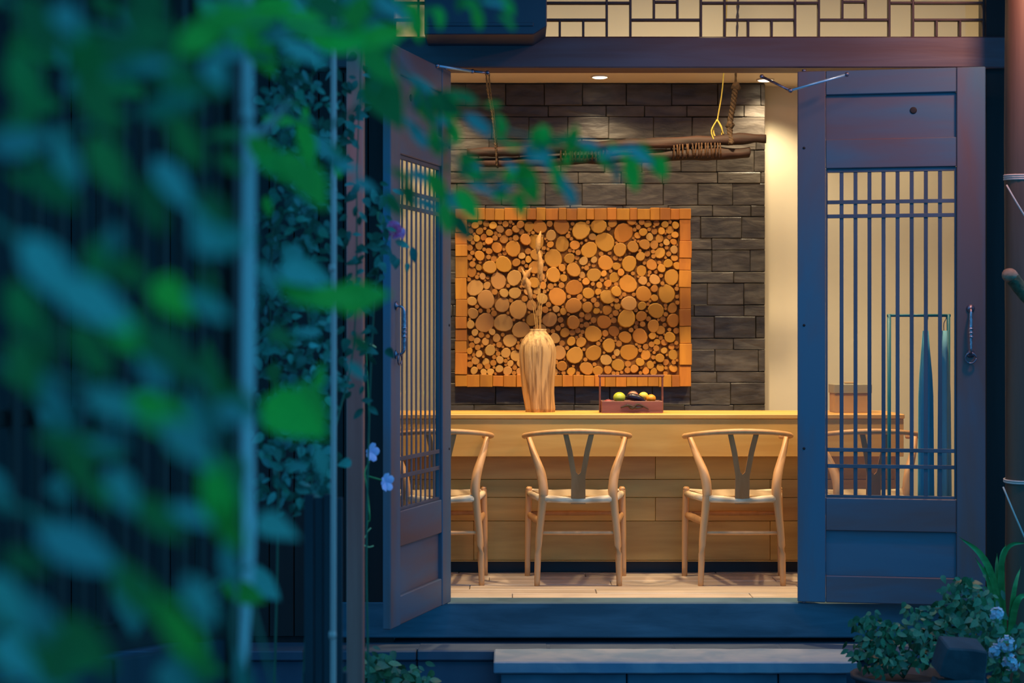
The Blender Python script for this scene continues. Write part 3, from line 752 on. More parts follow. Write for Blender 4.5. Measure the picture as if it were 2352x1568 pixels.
tubeo('twine_end', 'ivory', pr, [Vector(P(2312, 425, 7.94))-Vector(pr.location), Vector(P(2335, 465, 7.9))-Vector(pr.location), Vector(P(2362, 510, 7.9))-Vector(pr.location)], .004, 5, 3)
tubeo('twine_end', 'ivory', pr, [Vector(P(2304, 1118, 7.95))-Vector(pr.location), Vector(P(2330, 1180, 7.9))-Vector(pr.location), Vector(P(2360, 1250, 7.9))-Vector(pr.location)], .004, 5, 3)
br = thing('sawn_branch', 'mossy sawn-off branch stub poking out beside the reddish post', 'branch', P(2320, 632, 7.75))
b0 = Vector(br.location)
bm = bmesh.new(); tube(bm, [P(2325, 640, 7.75)-b0, P(2350, 668, 7.75)-b0, P(2400, 740, 7.75)-b0, P(2480, 900, 7.75)-b0, P(2520, 1400, 7.75)-b0, P(2520, 1700, 7.75)-b0], [.030, .032, .030, .032, .04, .045], 10, 6); rough(bm, .008, 30)
link('bark', mesh('bark', bm, M['bark'], True), br)
bm = bmesh.new(); bmesh.ops.create_uvsphere(bm, u_segments=14, v_segments=8, radius=.036); rough(bm, .006, 30)
o = link('cut_end', mesh('cut_end', bm, M['cut'], True), br); o.scale = (1, 1, .85)

# left post, thin pole, boards, fence
def pole(name, label, cat, px, d, w, m, z0=-.5, z1=3.2, flat=None, depth=None):
    x = (px-1176)/FPX*d
    t_ = thing(name, label, cat, (x, CAM_Y+d, z0))
    bm = bmesh.new()
    if flat:
        box(bm, -w/2, w/2, -(depth or w)/2, (depth or w)/2, 0, z1-z0, .004)
        link('shaft', mesh('shaft', bm, M[m]), t_)
    else:
        tube(bm, [(0, 0, 0), (.003, 0, (z1-z0)*.5), (0, 0, z1-z0)], [w/2, w/2*.97, w/2], 12, 6); link('shaft', mesh('shaft', bm, M[m], True), t_)
    return t_
pp = pole('square_post', 'brown square timber post beside the ivy', 'post', 817, 6.6, .060, 'post', flat=True, depth=.09)
boxo('base_shoe', 'plinth', pp, -.045, .045, -.06, .06, 0, .08, .004)
tp = pole('thin_pole', 'thin pale grey upright pole before the ivy', 'pole', 764, 4.9, .016, 'thinpole')
for zz in (.9, 1.9, 2.9): 
    bm = bmesh.new(); lathe(bm, [(.0095, zz), (.0105, zz+.01), (.0095, zz+.02)], 12); link('node_ring', mesh('node_ring', bm, M['thinpole'], True), tp)
lb = thing('plank_screen', 'low blue-grey vertical plank screen below the ivy', 'screen', (-.55, -3.2, -.5))
for k in range(4):
    x = (700+k*22-1176)/FPX*5.15
    o = boxo('plank', 'board', lb, x, x+.0255, -3.26+.004*(k % 2), -3.235, -.5, zp(1135, 5.15)-.01*(k % 2), .002); o.location -= lb.location
o = boxo('rail', 'board', lb, -.60, -.475, -3.235, -3.215, .2, .26, .002); o.location -= lb.location

# slat fence on the left, between 3.6 and 4.6 m from the camera
fe = thing('slat_fence', 'dark timber slat fence behind the big blurred leaves', 'fence', (-1.0, -4.4, -.5))
FO = Vector(fe.location)
A, B = Vector((-1.75, -5.3, 0)), Vector((-.70, -3.9, 0)); L = (B-A).length; dr = (B-A).normalized(); ang = math.atan2(dr.y, dr.x)
n = int(L/.062)
bm = bmesh.new(); box(bm, -.012, .012, -.011, .011, 0, 2.2, .002); sm = mesh('slat', bm, M['slat'])
for k in range(n):
    p = A+dr*(k+.5)*.062
    o = link('slat', sm, fe); o.location = Vector((p.x, p.y, .55))-FO; o.rotation_euler = (0, 0, ang)
for (z0, z1, nm) in ((.48, .55, 'lower_rail'), (1.02, 1.06, 'middle_rail'), (2.75, 2.82, 'top_rail')):
    bm = bmesh.new(); box(bm, -L/2, L/2, .012, .035, z0, z1, .003); c = (A+B)/2
    o = link(nm, mesh(nm, bm, M['slat']), fe); o.location = Vector((c.x, c.y, 0))-FO; o.rotation_euler = (0, 0, ang)
for k in range(9):
    p = A+dr*(k+.5)*(L/9)
    bm = bmesh.new(); box(bm, -L/18+.003, L/18-.003, -.012, .011, 0, .97, .003)
    o = link('base_plank', mesh('base_plank', bm, M['board']), fe); o.location = Vector((p.x, p.y, -.5))-FO; o.rotation_euler = (0, 0, ang)
for p in (A, B):
    bm = bmesh.new(); box(bm, -.035, .035, -.035, .035, 0, 3.4, .004)
    o = link('fence_post', mesh('fence_post', bm, M['slat']), fe); o.location = Vector((p.x, p.y, -.5))-FO; o.rotation_euler = (0, 0, ang)

# ------------------------------------------------------------------ plants
def leafmesh(m, wid=.5, shape=0, curl=.15, fold=.12):
    """unit-length leaf along +x, normal +z, folded at the midrib and drooping to the tip"""
    bm = bmesh.new(); st_ = [0, .12, .3, .5, .7, .87, 1]
    wd = [[.04, .55, .95, 1, .78, .40, 0], [.03, .30, .62, .95, 1.0, .72, 0], [.05, .85, 1, .85, .55, .25, 0]][shape]
    mid = []; l_ = []; r_ = []
    for s, w in zip(st_, wd):
        z = -curl*s*s; h = w*wid/2
        mid.append(bm.verts.new((s, 0, z)))
        l_.append(bm.verts.new((s, h, z+fold*h)) if w else mid[-1]); r_.append(bm.verts.new((s, -h, z+fold*h)) if w else mid[-1])
    for i in range(len(st_)-1):
        for e in (l_, r_):
            f = [mid[i], mid[i+1], e[i+1], e[i]]; f = [v for j, v in enumerate(f) if v not in f[:j]]
            bm.faces.new(f if e is r_ else f[::-1])
    me = bpy.data.meshes.new('leaf'); bm.to_mesh(me); bm.free(); me.materials.append(M[m])
    for p in me.polygons: p.use_smooth = True
    return me
LM = {(m, s): leafmesh(m, w, s) for m in ('leaf', 'leaf_d', 'leaf_b', 'leaf_i', 'leaf_s') for s, w in ((0, .48), (1, .36), (2, .66))}
def lmtx(loc, ln, ang, pitch=0, roll=0, out=0):
    """leaf pointing at ang (deg, counter-clockwise from +x seen by the viewer), face to -y tilted by pitch"""
    a = math.radians(ang)
    X = Vector((math.cos(a), -out, math.sin(a))).normalized()
    n0 = Vector((roll, -1, pitch)); Z = (n0-X*n0.dot(X)).normalized(); Y = Z.cross(X)
    m = Matrix((X, Y, Z)).transposed().to_4x4()
    return Matrix.Translation(loc) @ m @ Matrix.Scale(ln, 4)
def addleaf(par, px, py, d, lpx, ang, m='leaf', s=0, pitch=.5, roll=0, out=.1):
    """(px,py) is the middle of the leaf in the photograph, lpx its apparent length"""
    c = P(px, py, d); ln = lpx*d/FPX; a = math.radians(ang)
    base = c-Vector((math.cos(a), 0, math.sin(a)))*ln/2
    o = link('leaf', LM[(m, s)], par); o.matrix_local = lmtx(base-Vector(par.location), ln, ang, pitch, roll, out); return o
def branch(par, name, m, pts, r, dep=None):
    o = Vector(par.location); return tubeo(name, m, par, [P(a, b, c)-o for a, b, c in pts], r, 8, 5)

# A: the vine nearest the camera with the big blurred leaves
rv = random.Random(101)
v1 = thing('climbing_vine', 'nearest climbing vine with large blurred blue-green leaves', 'vine', P(40, 1700, 1.35))
ST = [[(-60, 480, 1.35), (130, 620, 1.33), (330, 790, 1.3), (470, 900, 1.28), (560, 1150, 1.3)],
      [(-60, 830, 1.4), (180, 880, 1.4), (400, 990, 1.38), (520, 1120, 1.4)],
      [(-80, 1120, 1.35), (180, 1230, 1.35), (330, 1350, 1.33), (450, 1470, 1.3)],
      [(-60, -20, 1.5), (200, 60, 1.5), (420, 90, 1.5), (600, 60, 1.55), (800, 70, 1.6)],
      [(-60, 300, 1.5), (160, 300, 1.5), (330, 250, 1.5), (500, 170, 1.5)],
      [(40, 1700, 1.35), (-60, 1120, 1.35), (-70, 500, 1.4), (-60, -100, 1.5)]]
for s_ in ST: branch(v1, 'vine_stem', 'twig', s_, [.0035, .003, .002])
spec1 = [(118, 620, 1.15, 210, -50, 'leaf_b', 0), (215, 690, 1.15, 220, -28, 'leaf_b', 0), (300, 765, 1.2, 170, -38, 'leaf', 0), (385, 800, 1.2, 170, -40, 'leaf_d', 0),
 (355, 845, 1.2, 130, -60, 'leaf_b', 0), (280, 930, 1.2, 190, -15, 'leaf_b', 0), (370, 955, 1.2, 170, -30, 'leaf', 0), (435, 1010, 1.2, 180, -45, 'leaf_b', 0), (545, 950, 1.3, 110, -10, 'leaf_b', 2),
 (500, 1120, 1.3, 230, -75, 'leaf', 1), (525, 1215, 1.3, 130, -60, 'leaf', 0), (285, 1125, 1.2, 130, -60, 'leaf_b', 0), (180, 1255, 1.15, 210, -22, 'leaf_b', 0), (300, 1340, 1.2, 230, -48, 'leaf_d', 1),
 (400, 1430, 1.2, 210, -55, 'leaf', 1), (465, 1380, 1.2, 140, -55, 'leaf_b', 0), (20, 1380, 1.15, 160, -60, 'leaf_b', 0), (90, 1420, 1.2, 150, -50, 'leaf_b', 0), (60, 1290, 1.2, 120, -20, 'leaf_d', 0), (120, 1510, 1.2, 200, -60, 'leaf_d', 0), (35, 1510, 1.15, 150, -40, 'leaf_b', 0), (200, 1480, 1.2, 180, -50, 'leaf_d', 0),
 (490, 530, 1.3, 150, -50, 'leaf_b', 0), (500, 172, 1.4, 90, -60, 'leaf_b', 2), (350, 60, 1.4, 180, -35, 'leaf_d', 0), (420, 190, 1.4, 160, -60, 'leaf_d', 0), (470, 80, 1.4, 160, 30, 'leaf', 0), (535, 40, 1.4, 160, 10, 'leaf', 0),
 (300, 120, 1.4, 170, -20, 'leaf_d', 0), (200, 140, 1.35, 190, -80, 'leaf_d', 0), (90, 60, 1.3, 180, -60, 'leaf_d', 0), (60, 190, 1.3, 170, -70, 'leaf_d', 0), (230, 240, 1.35, 170, -55, 'leaf_d', 0), (390, 240, 1.35, 150, 25, 'leaf_b', 0), (330, 150, 1.3, 130, 10, 'leaf_b', 0),
 (150, 360, 1.3, 160, -70, 'leaf_b', 1), (60, 310, 1.3, 150, -70, 'leaf_d', 0), (250, 380, 1.3, 170, -60, 'leaf_d', 0), (120, 430, 1.3, 160, -40, 'leaf_d', 0), (400, 420, 1.35, 150, -50, 'leaf_b', 0), (430, 330, 1.35, 140, -60, 'leaf_d', 0), (350, 470, 1.35, 150, -70, 'leaf_d', 0),
 (60, 720, 1.25, 170, -65, 'leaf_d', 0), (60, 850, 1.25, 170, -70, 'leaf_d', 0), (290, 620, 1.3, 140, -30, 'leaf_d', 0), (400, 690, 1.3, 130, -50, 'leaf', 2), (480, 700, 1.3, 120, -30, 'leaf_b', 0), (130, 930, 1.25, 190, -65, 'leaf_b', 1), (180, 1060, 1.25, 160, -70, 'leaf_d', 0), (100, 780, 1.25, 150, -80, 'leaf_d', 0), (210, 800, 1.25, 150, -50, 'leaf_d', 0), (450, 850, 1.3, 130, 5, 'leaf_d', 0), (370, 1190, 1.25, 150, -40, 'leaf_d', 0), (440, 1180, 1.25, 110, -20, 'leaf_b', 0)]
for (px, py, d, l_, a, m, s_) in spec1: addleaf(v1, px, py, d, l_, a, m, s_, pitch=.2 if m != 'leaf_b' else .9, roll=rv.uniform(-.4, .4))
rq = random.Random(909)
for k in range(120):
    px = rq.uniform(-20, 560); py = rq.uniform(-20, 1568)
    if 220 < px < 450 and 230 < py < 560 and rq.random() < .7: continue
    if py > 420 and rq.random() < .45: continue
    addleaf(v1, px, py, rq.uniform(1.2, 2.0), rq.uniform(70, 150), rq.uniform(-95, 10), rq.choice(['leaf_d', 'leaf_d', 'leaf_d', 'leaf_b']), rq.choice([0, 1, 2]), pitch=rq.uniform(0, .5), roll=rq.uniform(-.5, .5))
# B: pale main shoot with a cut side branch and mid-distance leaves
v2 = thing('woody_shoot', 'pale blue-green upright shoot with a pruned side branch', 'vine', P(560, 1700, 2.3))
o0 = Vector(v2.location)
branch(v2, 'main_stem', 'shoot', [(572, -60, 2.5), (568, 200, 2.5), (572, 330, 2.5), (570, 700, 2.5), (568, 1000, 2.48), (571, 1260, 2.45), (560, 1500, 2.4), (560, 1700, 2.3)], [.0075, .0085, .0095, .010, .0095, .009, .005, .005])
branch(v2, 'side_branch', 'shoot', [(576, 330, 2.5), (620, 285, 2.45), (668, 232, 2.4)], [.0065, .0055, .0035])
branch(v2, 'side_branch', 'twig', [(668, 262, 2.4), (740, 290, 2.4), (800, 265, 2.38), (835, 225, 2.35), (850, 180, 2.35)], [.0030, .0035, .004, .0055, .0025])
branch(v2, 'side_branch', 'twig', [(668, 232, 2.4), (664, 250, 2.4), (668, 262, 2.4)], [.0030, .003, .0030])
branch(v2, 'side_branch', 'shoot', [(775, 60, 2.2), (815, 20, 2.2), (850, -30, 2.2)], [.004, .003, .003])
branch(v2, 'side_branch', 'twig', [(572, 100, 2.5), (660, 60, 2.3), (775, 60, 2.2), (880, 30, 2.2), (960, -20, 2.2)], [.004, .004, .003])
for pts in ([(572, 1300, 2.4), (460, 1370, 2.3), (480, 1480, 2.2), (478, 1600, 2.2)], [(545, 1330, 2.3), (535, 1460, 2.2), (548, 1600, 2.2)], [(572, 1370, 2.4), (600, 1470, 2.3), (635, 1600, 2.3)]):
    branch(v2, 'trailing_stem', 'twig', pts, [.003, .0022, .002])
spec2 = [(890, 235, 2.3, 150, -60, 'leaf_d', 2), (840, 210, 2.3, 95, 60, 'leaf_b', 1), (870, 150, 2.2, 120, -40, 'leaf', 0), (800, 90, 2.0, 150, 10, 'leaf', 0), (880, 80, 2.0, 130, 20, 'leaf', 0), (640, 70, 2.0, 150, 10, 'leaf_b', 0), (710, 60, 2.0, 140, -20, 'leaf', 0),
 (580, 60, 2.0, 150, 40, 'leaf', 0), (700, 120, 2.1, 120, -20, 'leaf_b', 0), (820, 30, 2.0, 120, 60, 'leaf', 0), (900, 20, 2.0, 110, -30, 'leaf_b', 0), (610, 350, 2.1, 110, -40, 'leaf', 0), (690, 400, 2.0, 140, -50, 'leaf', 0), (720, 430, 2.0, 120, -60, 'leaf', 2), (640, 380, 2.0, 120, -20, 'leaf', 0),
 (750, 340, 2.5, 100, -35, 'leaf_b', 0), (790, 380, 2.5, 80, -10, 'leaf_b', 0), (840, 425, 2.6, 70, -20, 'leaf_b', 0), (700, 630, 1.9, 120, -15, 'leaf_b', 2), (690, 670, 1.9, 120, -30, 'leaf', 0), (835, 680, 2.1, 130, 10, 'leaf', 2), (770, 680, 2.0, 110, -10, 'leaf', 0), (620, 640, 2.0, 90, -60, 'leaf_b', 0),
 (680, 960, 1.9, 170, -30, 'leaf', 2), (720, 930, 2.0, 130, -60, 'leaf', 0), (640, 1210, 1.9, 110, -20, 'leaf_b', 2), (600, 1335, 2.6, 120, -38, 'leaf_b', 0), (560, 1360, 2.3, 110, -20, 'leaf', 0), (740, 1060, 2.8, 80, -70, 'leaf_b', 0), (510, 30, 2.0, 120, -20, 'leaf', 0), (830, 790, 2.8, 60, -40, 'leaf_d', 0), (820, 850, 3.0, 60, -40, 'leaf_b', 0), (600, 120, 2.3, 130, -60, 'leaf', 0), (620, 20, 2.2, 130, 20, 'leaf', 0), (760, 20, 2.2, 130, -20, 'leaf_d', 0)]
for (px, py, d, l_, a, m, s_) in spec2: addleaf(v2, px, py, d, l_, a, m, s_, pitch=.35 if m != 'leaf_b' else .8, roll=rv.uniform(-.3, .3))
for k in range(46):
    px = rq.uniform(590, 900); py = rq.uniform(-10, 150) if k < 26 else rq.uniform(150, 1100)
    if k >= 26 and px > 790: px -= 150
    addleaf(v2, px, py, rq.uniform(2.2, 3.4), rq.uniform(45, 95), rq.uniform(-100, 20), rq.choice(['leaf_d', 'leaf', 'leaf_b', 'leaf_d']), rq.choice([0, 1, 2]), pitch=rq.uniform(.1, .8), roll=rq.uniform(-.5, .5))
# C: the leafy spray reaching across the doorway
v3 = thing('leafy_spray', 'bright green leafy spray arching across the hanging timber', 'vine', P(900, 120, 2.5))
branch(v3, 'main_stem', 'twig', [(850, -40, 2.4), (880, 90, 2.45), (960, 200, 2.5), (1080, 270, 2.55), (1220, 315, 2.6), (1380, 345, 2.6), (1520, 372, 2.6)], [.003, .003, .0026, .002, .0012])
branch(v3, 'side_stem', 'twig', [(960, 200, 2.5), (1020, 330, 2.5), (1090, 410, 2.5), (1230, 420, 2.5)], [.0024, .002, .0012])
branch(v3, 'side_stem', 'twig', [(950, -40, 2.4), (1060, -10, 2.4), (1175, 0, 2.4)], [.0024, .002, .0012])
spec3 = [(960, 190, 100, -30, 'leaf_b'), (975, 250, 90, -50, 'leaf'), (1020, 240, 95, -25, 'leaf_d'), (1035, 290, 90, -60, 'leaf'), (1000, 320, 80, -75, 'leaf'), (1100, 285, 80, -35, 'leaf_b'), (1130, 240, 40, 0, 'leaf'), (1060, 220, 80, -20, 'leaf_d'), (955, 300, 90, -50, 'leaf_b'),
 (1240, 330, 75, -70, 'leaf'), (1255, 365, 70, -60, 'leaf_b'), (1280, 400, 90, -65, 'leaf'), (1305, 435, 80, -60, 'leaf_b'), (1315, 320, 70, 80, 'leaf'), (1350, 330, 65, -15, 'leaf_b'), (1405, 350, 70, 20, 'leaf_b'), (1420, 345, 60, -35, 'leaf'), (1452, 400, 80, -80, 'leaf'), (1415, 395, 50, -80, 'leaf_b'), (1470, 355, 80, -30, 'leaf_b'), (1500, 370, 70, -65, 'leaf'), (1520, 385, 60, -80, 'leaf'), (1385, 365, 60, -50, 'leaf'),
 (1180, 385, 60, -35, 'leaf_b'), (1213, 420, 100, -70, 'leaf'), (1160, 430, 45, 0, 'leaf_b'), (1100, 430, 60, -10, 'leaf_b'), (1085, 385, 90, -55, 'leaf_d'), (1195, 470, 60, -80, 'leaf'), (1075, 470, 90, -55, 'leaf'), (1130, 400, 50, 10, 'leaf_d'), (1060, 520, 80, -50, 'leaf_d'), (1040, 460, 70, -40, 'leaf_b'), (1025, 500, 80, -75, 'leaf'), (970, 405, 70, -20, 'leaf_b'), (1005, 430, 80, -60, 'leaf'), (940, 450, 70, -70, 'leaf_d'), (985, 470, 70, -20, 'leaf_b'),
 (1095, 30, 75, -75, 'leaf'), (1080, 10, 60, -30, 'leaf'), (1165, 12, 60, -55, 'leaf'), (1135, 5, 60, -10, 'leaf_b'), (958, 58, 80, -85, 'leaf'), (935, 20, 90, -40, 'leaf'), (985, 25, 60, 10, 'leaf_d'), (1280, 325, 60, 30, 'leaf_d'), (905, 470, 70, -50, 'leaf_d'), (920, 400, 60, -30, 'leaf_d')]
for (px, py, l_, a, m) in spec3: addleaf(v3, px, py, 2.55+rv.uniform(-.1, .1), l_*1.05, a, m, rv.choice([0, 1]), pitch=.3 if m != 'leaf_b' else .85, roll=rv.uniform(-.4, .4))

rz_ = random.Random(77)
for path, w in (([(960, 200), (1080, 270), (1220, 315), (1380, 345), (1520, 372)], 26), ([(960, 200), (1020, 330), (1090, 410), (1230, 420)], 20), ([(930, 10), (1060, 0), (1175, 5)], 8)):
    for k in range(w):
        f = rz_.random()*(len(path)-1); i_ = min(int(f), len(path)-2); f -= i_
        px = path[i_][0]*(1-f)+path[i_+1][0]*f+rz_.uniform(-20, 20); py = path[i_][1]*(1-f)+path[i_+1][1]*f+rz_.uniform(-14, 44)
        addleaf(v3, px, py, 2.55+rz_.uniform(-.1, .1), rz_.uniform(34, 58), rz_.uniform(-110, 10), rz_.choice(['leaf', 'leaf_b', 'leaf', 'leaf_d']), rz_.choice([0, 1]), pitch=rz_.uniform(.2, .9), roll=rz_.uniform(-.4, .4))
# D: ivy mass
def ivy(name, label, cat, count, spots, mkey, size, loc, stems, stemmat='twig', nparts=280, shapes=(0, 2), rnd=7, up=0.4, group=None):
    r_ = random.Random(rnd); t_ = thing(name, label, cat, loc, 0, group); L0 = Vector(loc)
    for s_ in stems: tubeo('stem', stemmat, t_, [Vector(p)-L0 for p in s_], [.004, .003, .0015], 6, 4)
    data = []
    for i in range(count):
        c, sp = spots[r_.randrange(len(spots))]
        p = Vector(c)+Vector((r_.gauss(0, sp[0]), r_.gauss(0, sp[1]), r_.gauss(0, sp[2])))
        data.append((p-L0, r_.uniform(size[0], size[1]), r_.uniform(-170, 10), r_.uniform(-.1, 1)*1.2*up*2, r_.uniform(-.8, .8), r_.uniform(-.4, .7)))
    data.sort(key=lambda q: q[0].y)
    rest = []
    for i, (p, ln, a, pi_, ro, ou) in enumerate(data):
        mt = lmtx(p, ln, a, pi_, ro, ou)
        me = LM[(mkey, r_.choice(shapes))]
        if i < nparts:
            o = link('leaf', me, t_); o.matrix_local = mt
        else: rest.append((me, mt))
    if rest:
        V = []; F = []
        for me, mt in rest:
            b0_ = len(V); V += [mt @ v.co for v in me.vertices]; F += [[b0_+k for k in p.vertices] for p in me.polygons]
        me = bpy.data.meshes.new('foliage'); me.from_pydata(V, [], F); me.materials.append(M[mkey])
        for p in me.polygons: p.use_smooth = True
        o = link('foliage', me, t_); o['kind'] = 'stuff'
    return t_
spots = []
ri = random.Random(55)
for k in range(46):
    py = 110+k*23; pxs = (595, 740)
    if py < 300: pxs = (600, 760)
    for j in range(3):
        spots.append((P(ri.uniform(*pxs), py, ri.uniform(5.1, 5.5)), (.028, .05, .03)))
for py in list(range(150, 960, 45)): spots.append((P(ri.uniform(775, 850), py, 5.6), (.022, .04, .03)))
for py in (430, 470, 520, 560, 600): spots.append((P(870, py, 5.6), (.025, .03, .03)))
ivy('ivy_curtain', 'dense dark ivy hanging between the pale shoot and brown post', 'ivy', 1150, spots, 'leaf_i', (.026, .048), (-.65, -3.1, -.5),
    [[(-.72, -3.1, -.5), P(640, 1100, 5.4), P(620, 700, 5.4), P(650, 100, 5.4), P(640, -50, 5.4)], [(-.65, -3.1, -.5), P(720, 1000, 5.4), P(700, 600, 5.4), P(720, 100, 5.4)],
     [(-.6, -3.1, -.5), P(745, 1150, 5.5), P(812, 800, 5.6), P(820, 400, 5.6), P(830, 100, 5.6)]])

# E: rose and violet vines by the door leaf
rs = thing('rose_vine', 'thin rose stem with one magenta bloom before the blue door edge', 'rose', P(850, 1560, 5.8))
R0 = Vector(rs.location)
tubeo('stem', 'twig', rs, [Vector((0, 0, -.15)), P(842, 1300, 5.8)-R0, P(850, 900, 5.8)-R0, P(865, 640, 5.75)-R0, P(890, 548, 5.7)-R0], [.004, .003, .002], 6, 5)
fl_ = bpy.data.objects.new('bloom', None); C.objects.link(fl_); fl_.parent = rs; fl_.location = P(902, 532, 5.68)-R0; fl_.rotation_euler = (math.radians(62), 0, .3); fl_['label'] = 'magenta rose bloom'
fl_.scale = (1.15, 1.15, 1.15)
for k in range(14):
    f = k/13; r0 = .006+.020*f; a0 = k*2.4; wd_ = 1.5-.3*f; bm = bmesh.new(); g = []
    for j in range(4):
        h = j/3; rr_ = r0*(.35+.75*h+.25*h*h*f); z_ = .030*h*(1-.25*f)-.008*h*h*f*2
        g.append([bm.verts.new((rr_*math.cos(a0+wd_*(i/5-.5)), rr_*math.sin(a0+wd_*(i/5-.5)), z_-(abs(i-2.5)/2.5)**2*.006*h)) for i in range(6)])
    for j in range(3):
        for i in range(5): bm.faces.new((g[j][i], g[j][i+1], g[j+1][i+1], g[j+1][i]))
    link('petal', mesh('petal', bm, M['petal'], True), fl_)
for (px, py, a, m) in ((875, 500, 110, 'leaf_s'), (882, 520, 160, 'leaf_s'), (868, 560, 200, 'leaf_i'), (868, 600, -120, 'leaf_i'), (890, 575, -50, 'leaf_i'), (925, 560, -20, 'leaf_i'), (905, 600, -70, 'leaf_i'), (860, 450, 100, 'leaf_i'), (950, 585, -80, 'leaf_i')):
    o = addleaf(rs, px, py, 5.7, 38, a, m, 0, pitch=.7)
vi = thing('violet_vine', 'slender stem with two lilac flowers beside the blue door edge', 'flower', P(848, 1560, 6.2))
V0 = Vector(vi.location)
tubeo('stem', 'blade', vi, [Vector((0, 0, -.2)), P(842, 1250, 6.2)-V0, P(849, 1190, 6.2)-V0, P(843, 1120, 6.2)-V0, P(838, 1085, 6.2)-V0, P(848, 1060, 6.2)-V0], .0028, 6, 5)
tubeo('flower_stalk', 'blade', vi, [P(841, 1092, 6.2)-V0, P(862, 1098, 6.2)-V0, P(880, 1103, 6.2)-V0], .0032, 6, 3)
tubeo('curled_tendril', 'yellowtwig', vi, [P(838, 1235, 6.2)-V0, P(845, 1220, 6.2)-V0, P(852, 1212, 6.2)-V0], .002, 5, 3)
tubeo('curled_tendril', 'yellowtwig', vi, [P(836, 1252, 6.2)-V0, P(848, 1256, 6.2)-V0, P(858, 1253, 6.2)-V0], .002, 5, 3)
tubeo('dry_leaf_stalk', 'yellowtwig', vi, [P(834, 783, 6.2)-V0, P(848, 788, 6.2)-V0, P(864, 798, 6.2)-V0], [.002, .004, .002], 5, 3)
tubeo('stem', 'blade', vi, [P(848, 1060, 6.2)-V0, P(846, 900, 6.22)-V0, P(840, 785, 6.2)-V0], [.0025, .002, .0015], 6, 4)
for (px, py, tilt) in ((852, 1038, .2), (886, 1107, -.1)):
    f_ = bpy.data.objects.new('blossom', None); C.objects.link(f_); f_.parent = vi; f_.location = P(px, py, 6.18)-V0; f_.rotation_euler = (PI/2, tilt, .9)
    for k in range(5):
        bm = bmesh.new(); a = 2*PI*k/5+.3; g = []
        for j, (s_, w_) in enumerate(((0, .003), (.4, .011), (.75, .015), (1, .009))):
            c = Vector((math.cos(a), math.sin(a), 0))*s_*.032; t__ = Vector((-math.sin(a), math.cos(a), 0))
            g.append([bm.verts.new(c+t__*w_*q_+Vector((0, 0, .012*s_-.004*abs(q_)))) for q_ in (-1, 0, 1)])
        for j in range(3):
            for i in range(2): bm.faces.new((g[j][i], g[j][i+1], g[j+1][i+1], g[j+1][i]))
        link('petal', mesh('petal', bm, M['violet'], True), f_)
    bm = bmesh.new(); tube(bm, [(0, 0, 0), (0, 0, -.02)], [.004, .002], 6, 1); link('flower_tube', mesh('flower_tube', bm, M['violet'], True), f_)

# F: planting bed plants at the foot of the door, right
def pot(label, x, y_, r0, h, z0=-.5, rim=True):
    t_ = thing('plant_pot', label, 'pot', (x, y_, z0))
    bm = bmesh.new(); lathe(bm, [(r0*.72, 0), (r0*.9, h*.6), (r0, h), (r0*1.08, h), (r0*1.08, h+.015), (r0*.9, h+.015), (r0*.88, h-.02)], 22); link('pot_wall', mesh('pot_wall', bm, M['pot'], True), t_)
    bm = bmesh.new(); lathe(bm, [(r0*.86, h-.03), (r0*.80, h-.012), (.01, h-.005)], 16); link('soil', mesh('soil', bm, M['soil'], True), t_); return t_
c1 = P(2075, 1545, 7.4)
pot('dark clay pot under the small-leaved shrub by the stone step', c1.x, c1.y, .20, c1.z+.5-.02)
sp = [(P(px, py, 7.35), (.030, .05, .022)) for (px, py) in ((2000, 1450), (2040, 1440), (2010, 1485), (2050, 1490), (2090, 1450), (2100, 1500), (2060, 1520), (2130, 1455), (1985, 1500), (2110, 1408), (2020, 1520), (2140, 1490), (1990, 1425))]
ivy('small_leaved_shrub', 'small-leaved blue-green shrub beside the end of the stone step', 'shrub', 520, sp, 'leaf_s', (.026, .045), (c1.x, c1.y, c1.z-.02),
    [[(c1.x, c1.y, c1.z-.02), P(2060, 1500, 7.35), P(2000, 1430, 7.35)], [(c1.x, c1.y, c1.z-.02), P(2090, 1480, 7.35), P(2115, 1405, 7.35)], [(c1.x, c1.y, c1.z-.02), P(2110, 1500, 7.35), P(2150, 1460, 7.35)], [(c1.x, c1.y, c1.z-.02), P(2030, 1515, 7.35), P(1985, 1490, 7.35)]], nparts=260, rnd=3)
c2 = P(2230, 1560, 7.6)
sp = [(P(px, py, 7.45), (.026, .05, .026)) for (px, py) in ((2200, 1370), (2240, 1400), (2190, 1430), (2230, 1460), (2170, 1400), (2270, 1430), (2210, 1340), (2150, 1440), (2260, 1370))]
ivy('upright_shrub', 'darker upright shrub in front of the lower door panel corner', 'shrub', 300, sp, 'leaf_s', (.030, .052), (c2.x, c2.y, -.5),
    [[(c2.x, c2.y, -.5), P(2225, 1480, 7.55), P(2200, 1340, 7.55)], [(c2.x, c2.y, -.5), P(2240, 1480, 7.55), P(2265, 1370, 7.55)], [(c2.x, c2.y, -.5), P(2210, 1480, 7.55), P(2150, 1430, 7.55)]], nparts=230, rnd=4)
c3 = P(2305, 1560, 7.85)
sl = thing('strap_leaf_plant', 'arching strap-leaved plant at the foot of the reddish post', 'plant', (c3.x, c3.y, -.5))
S0 = Vector(sl.location)
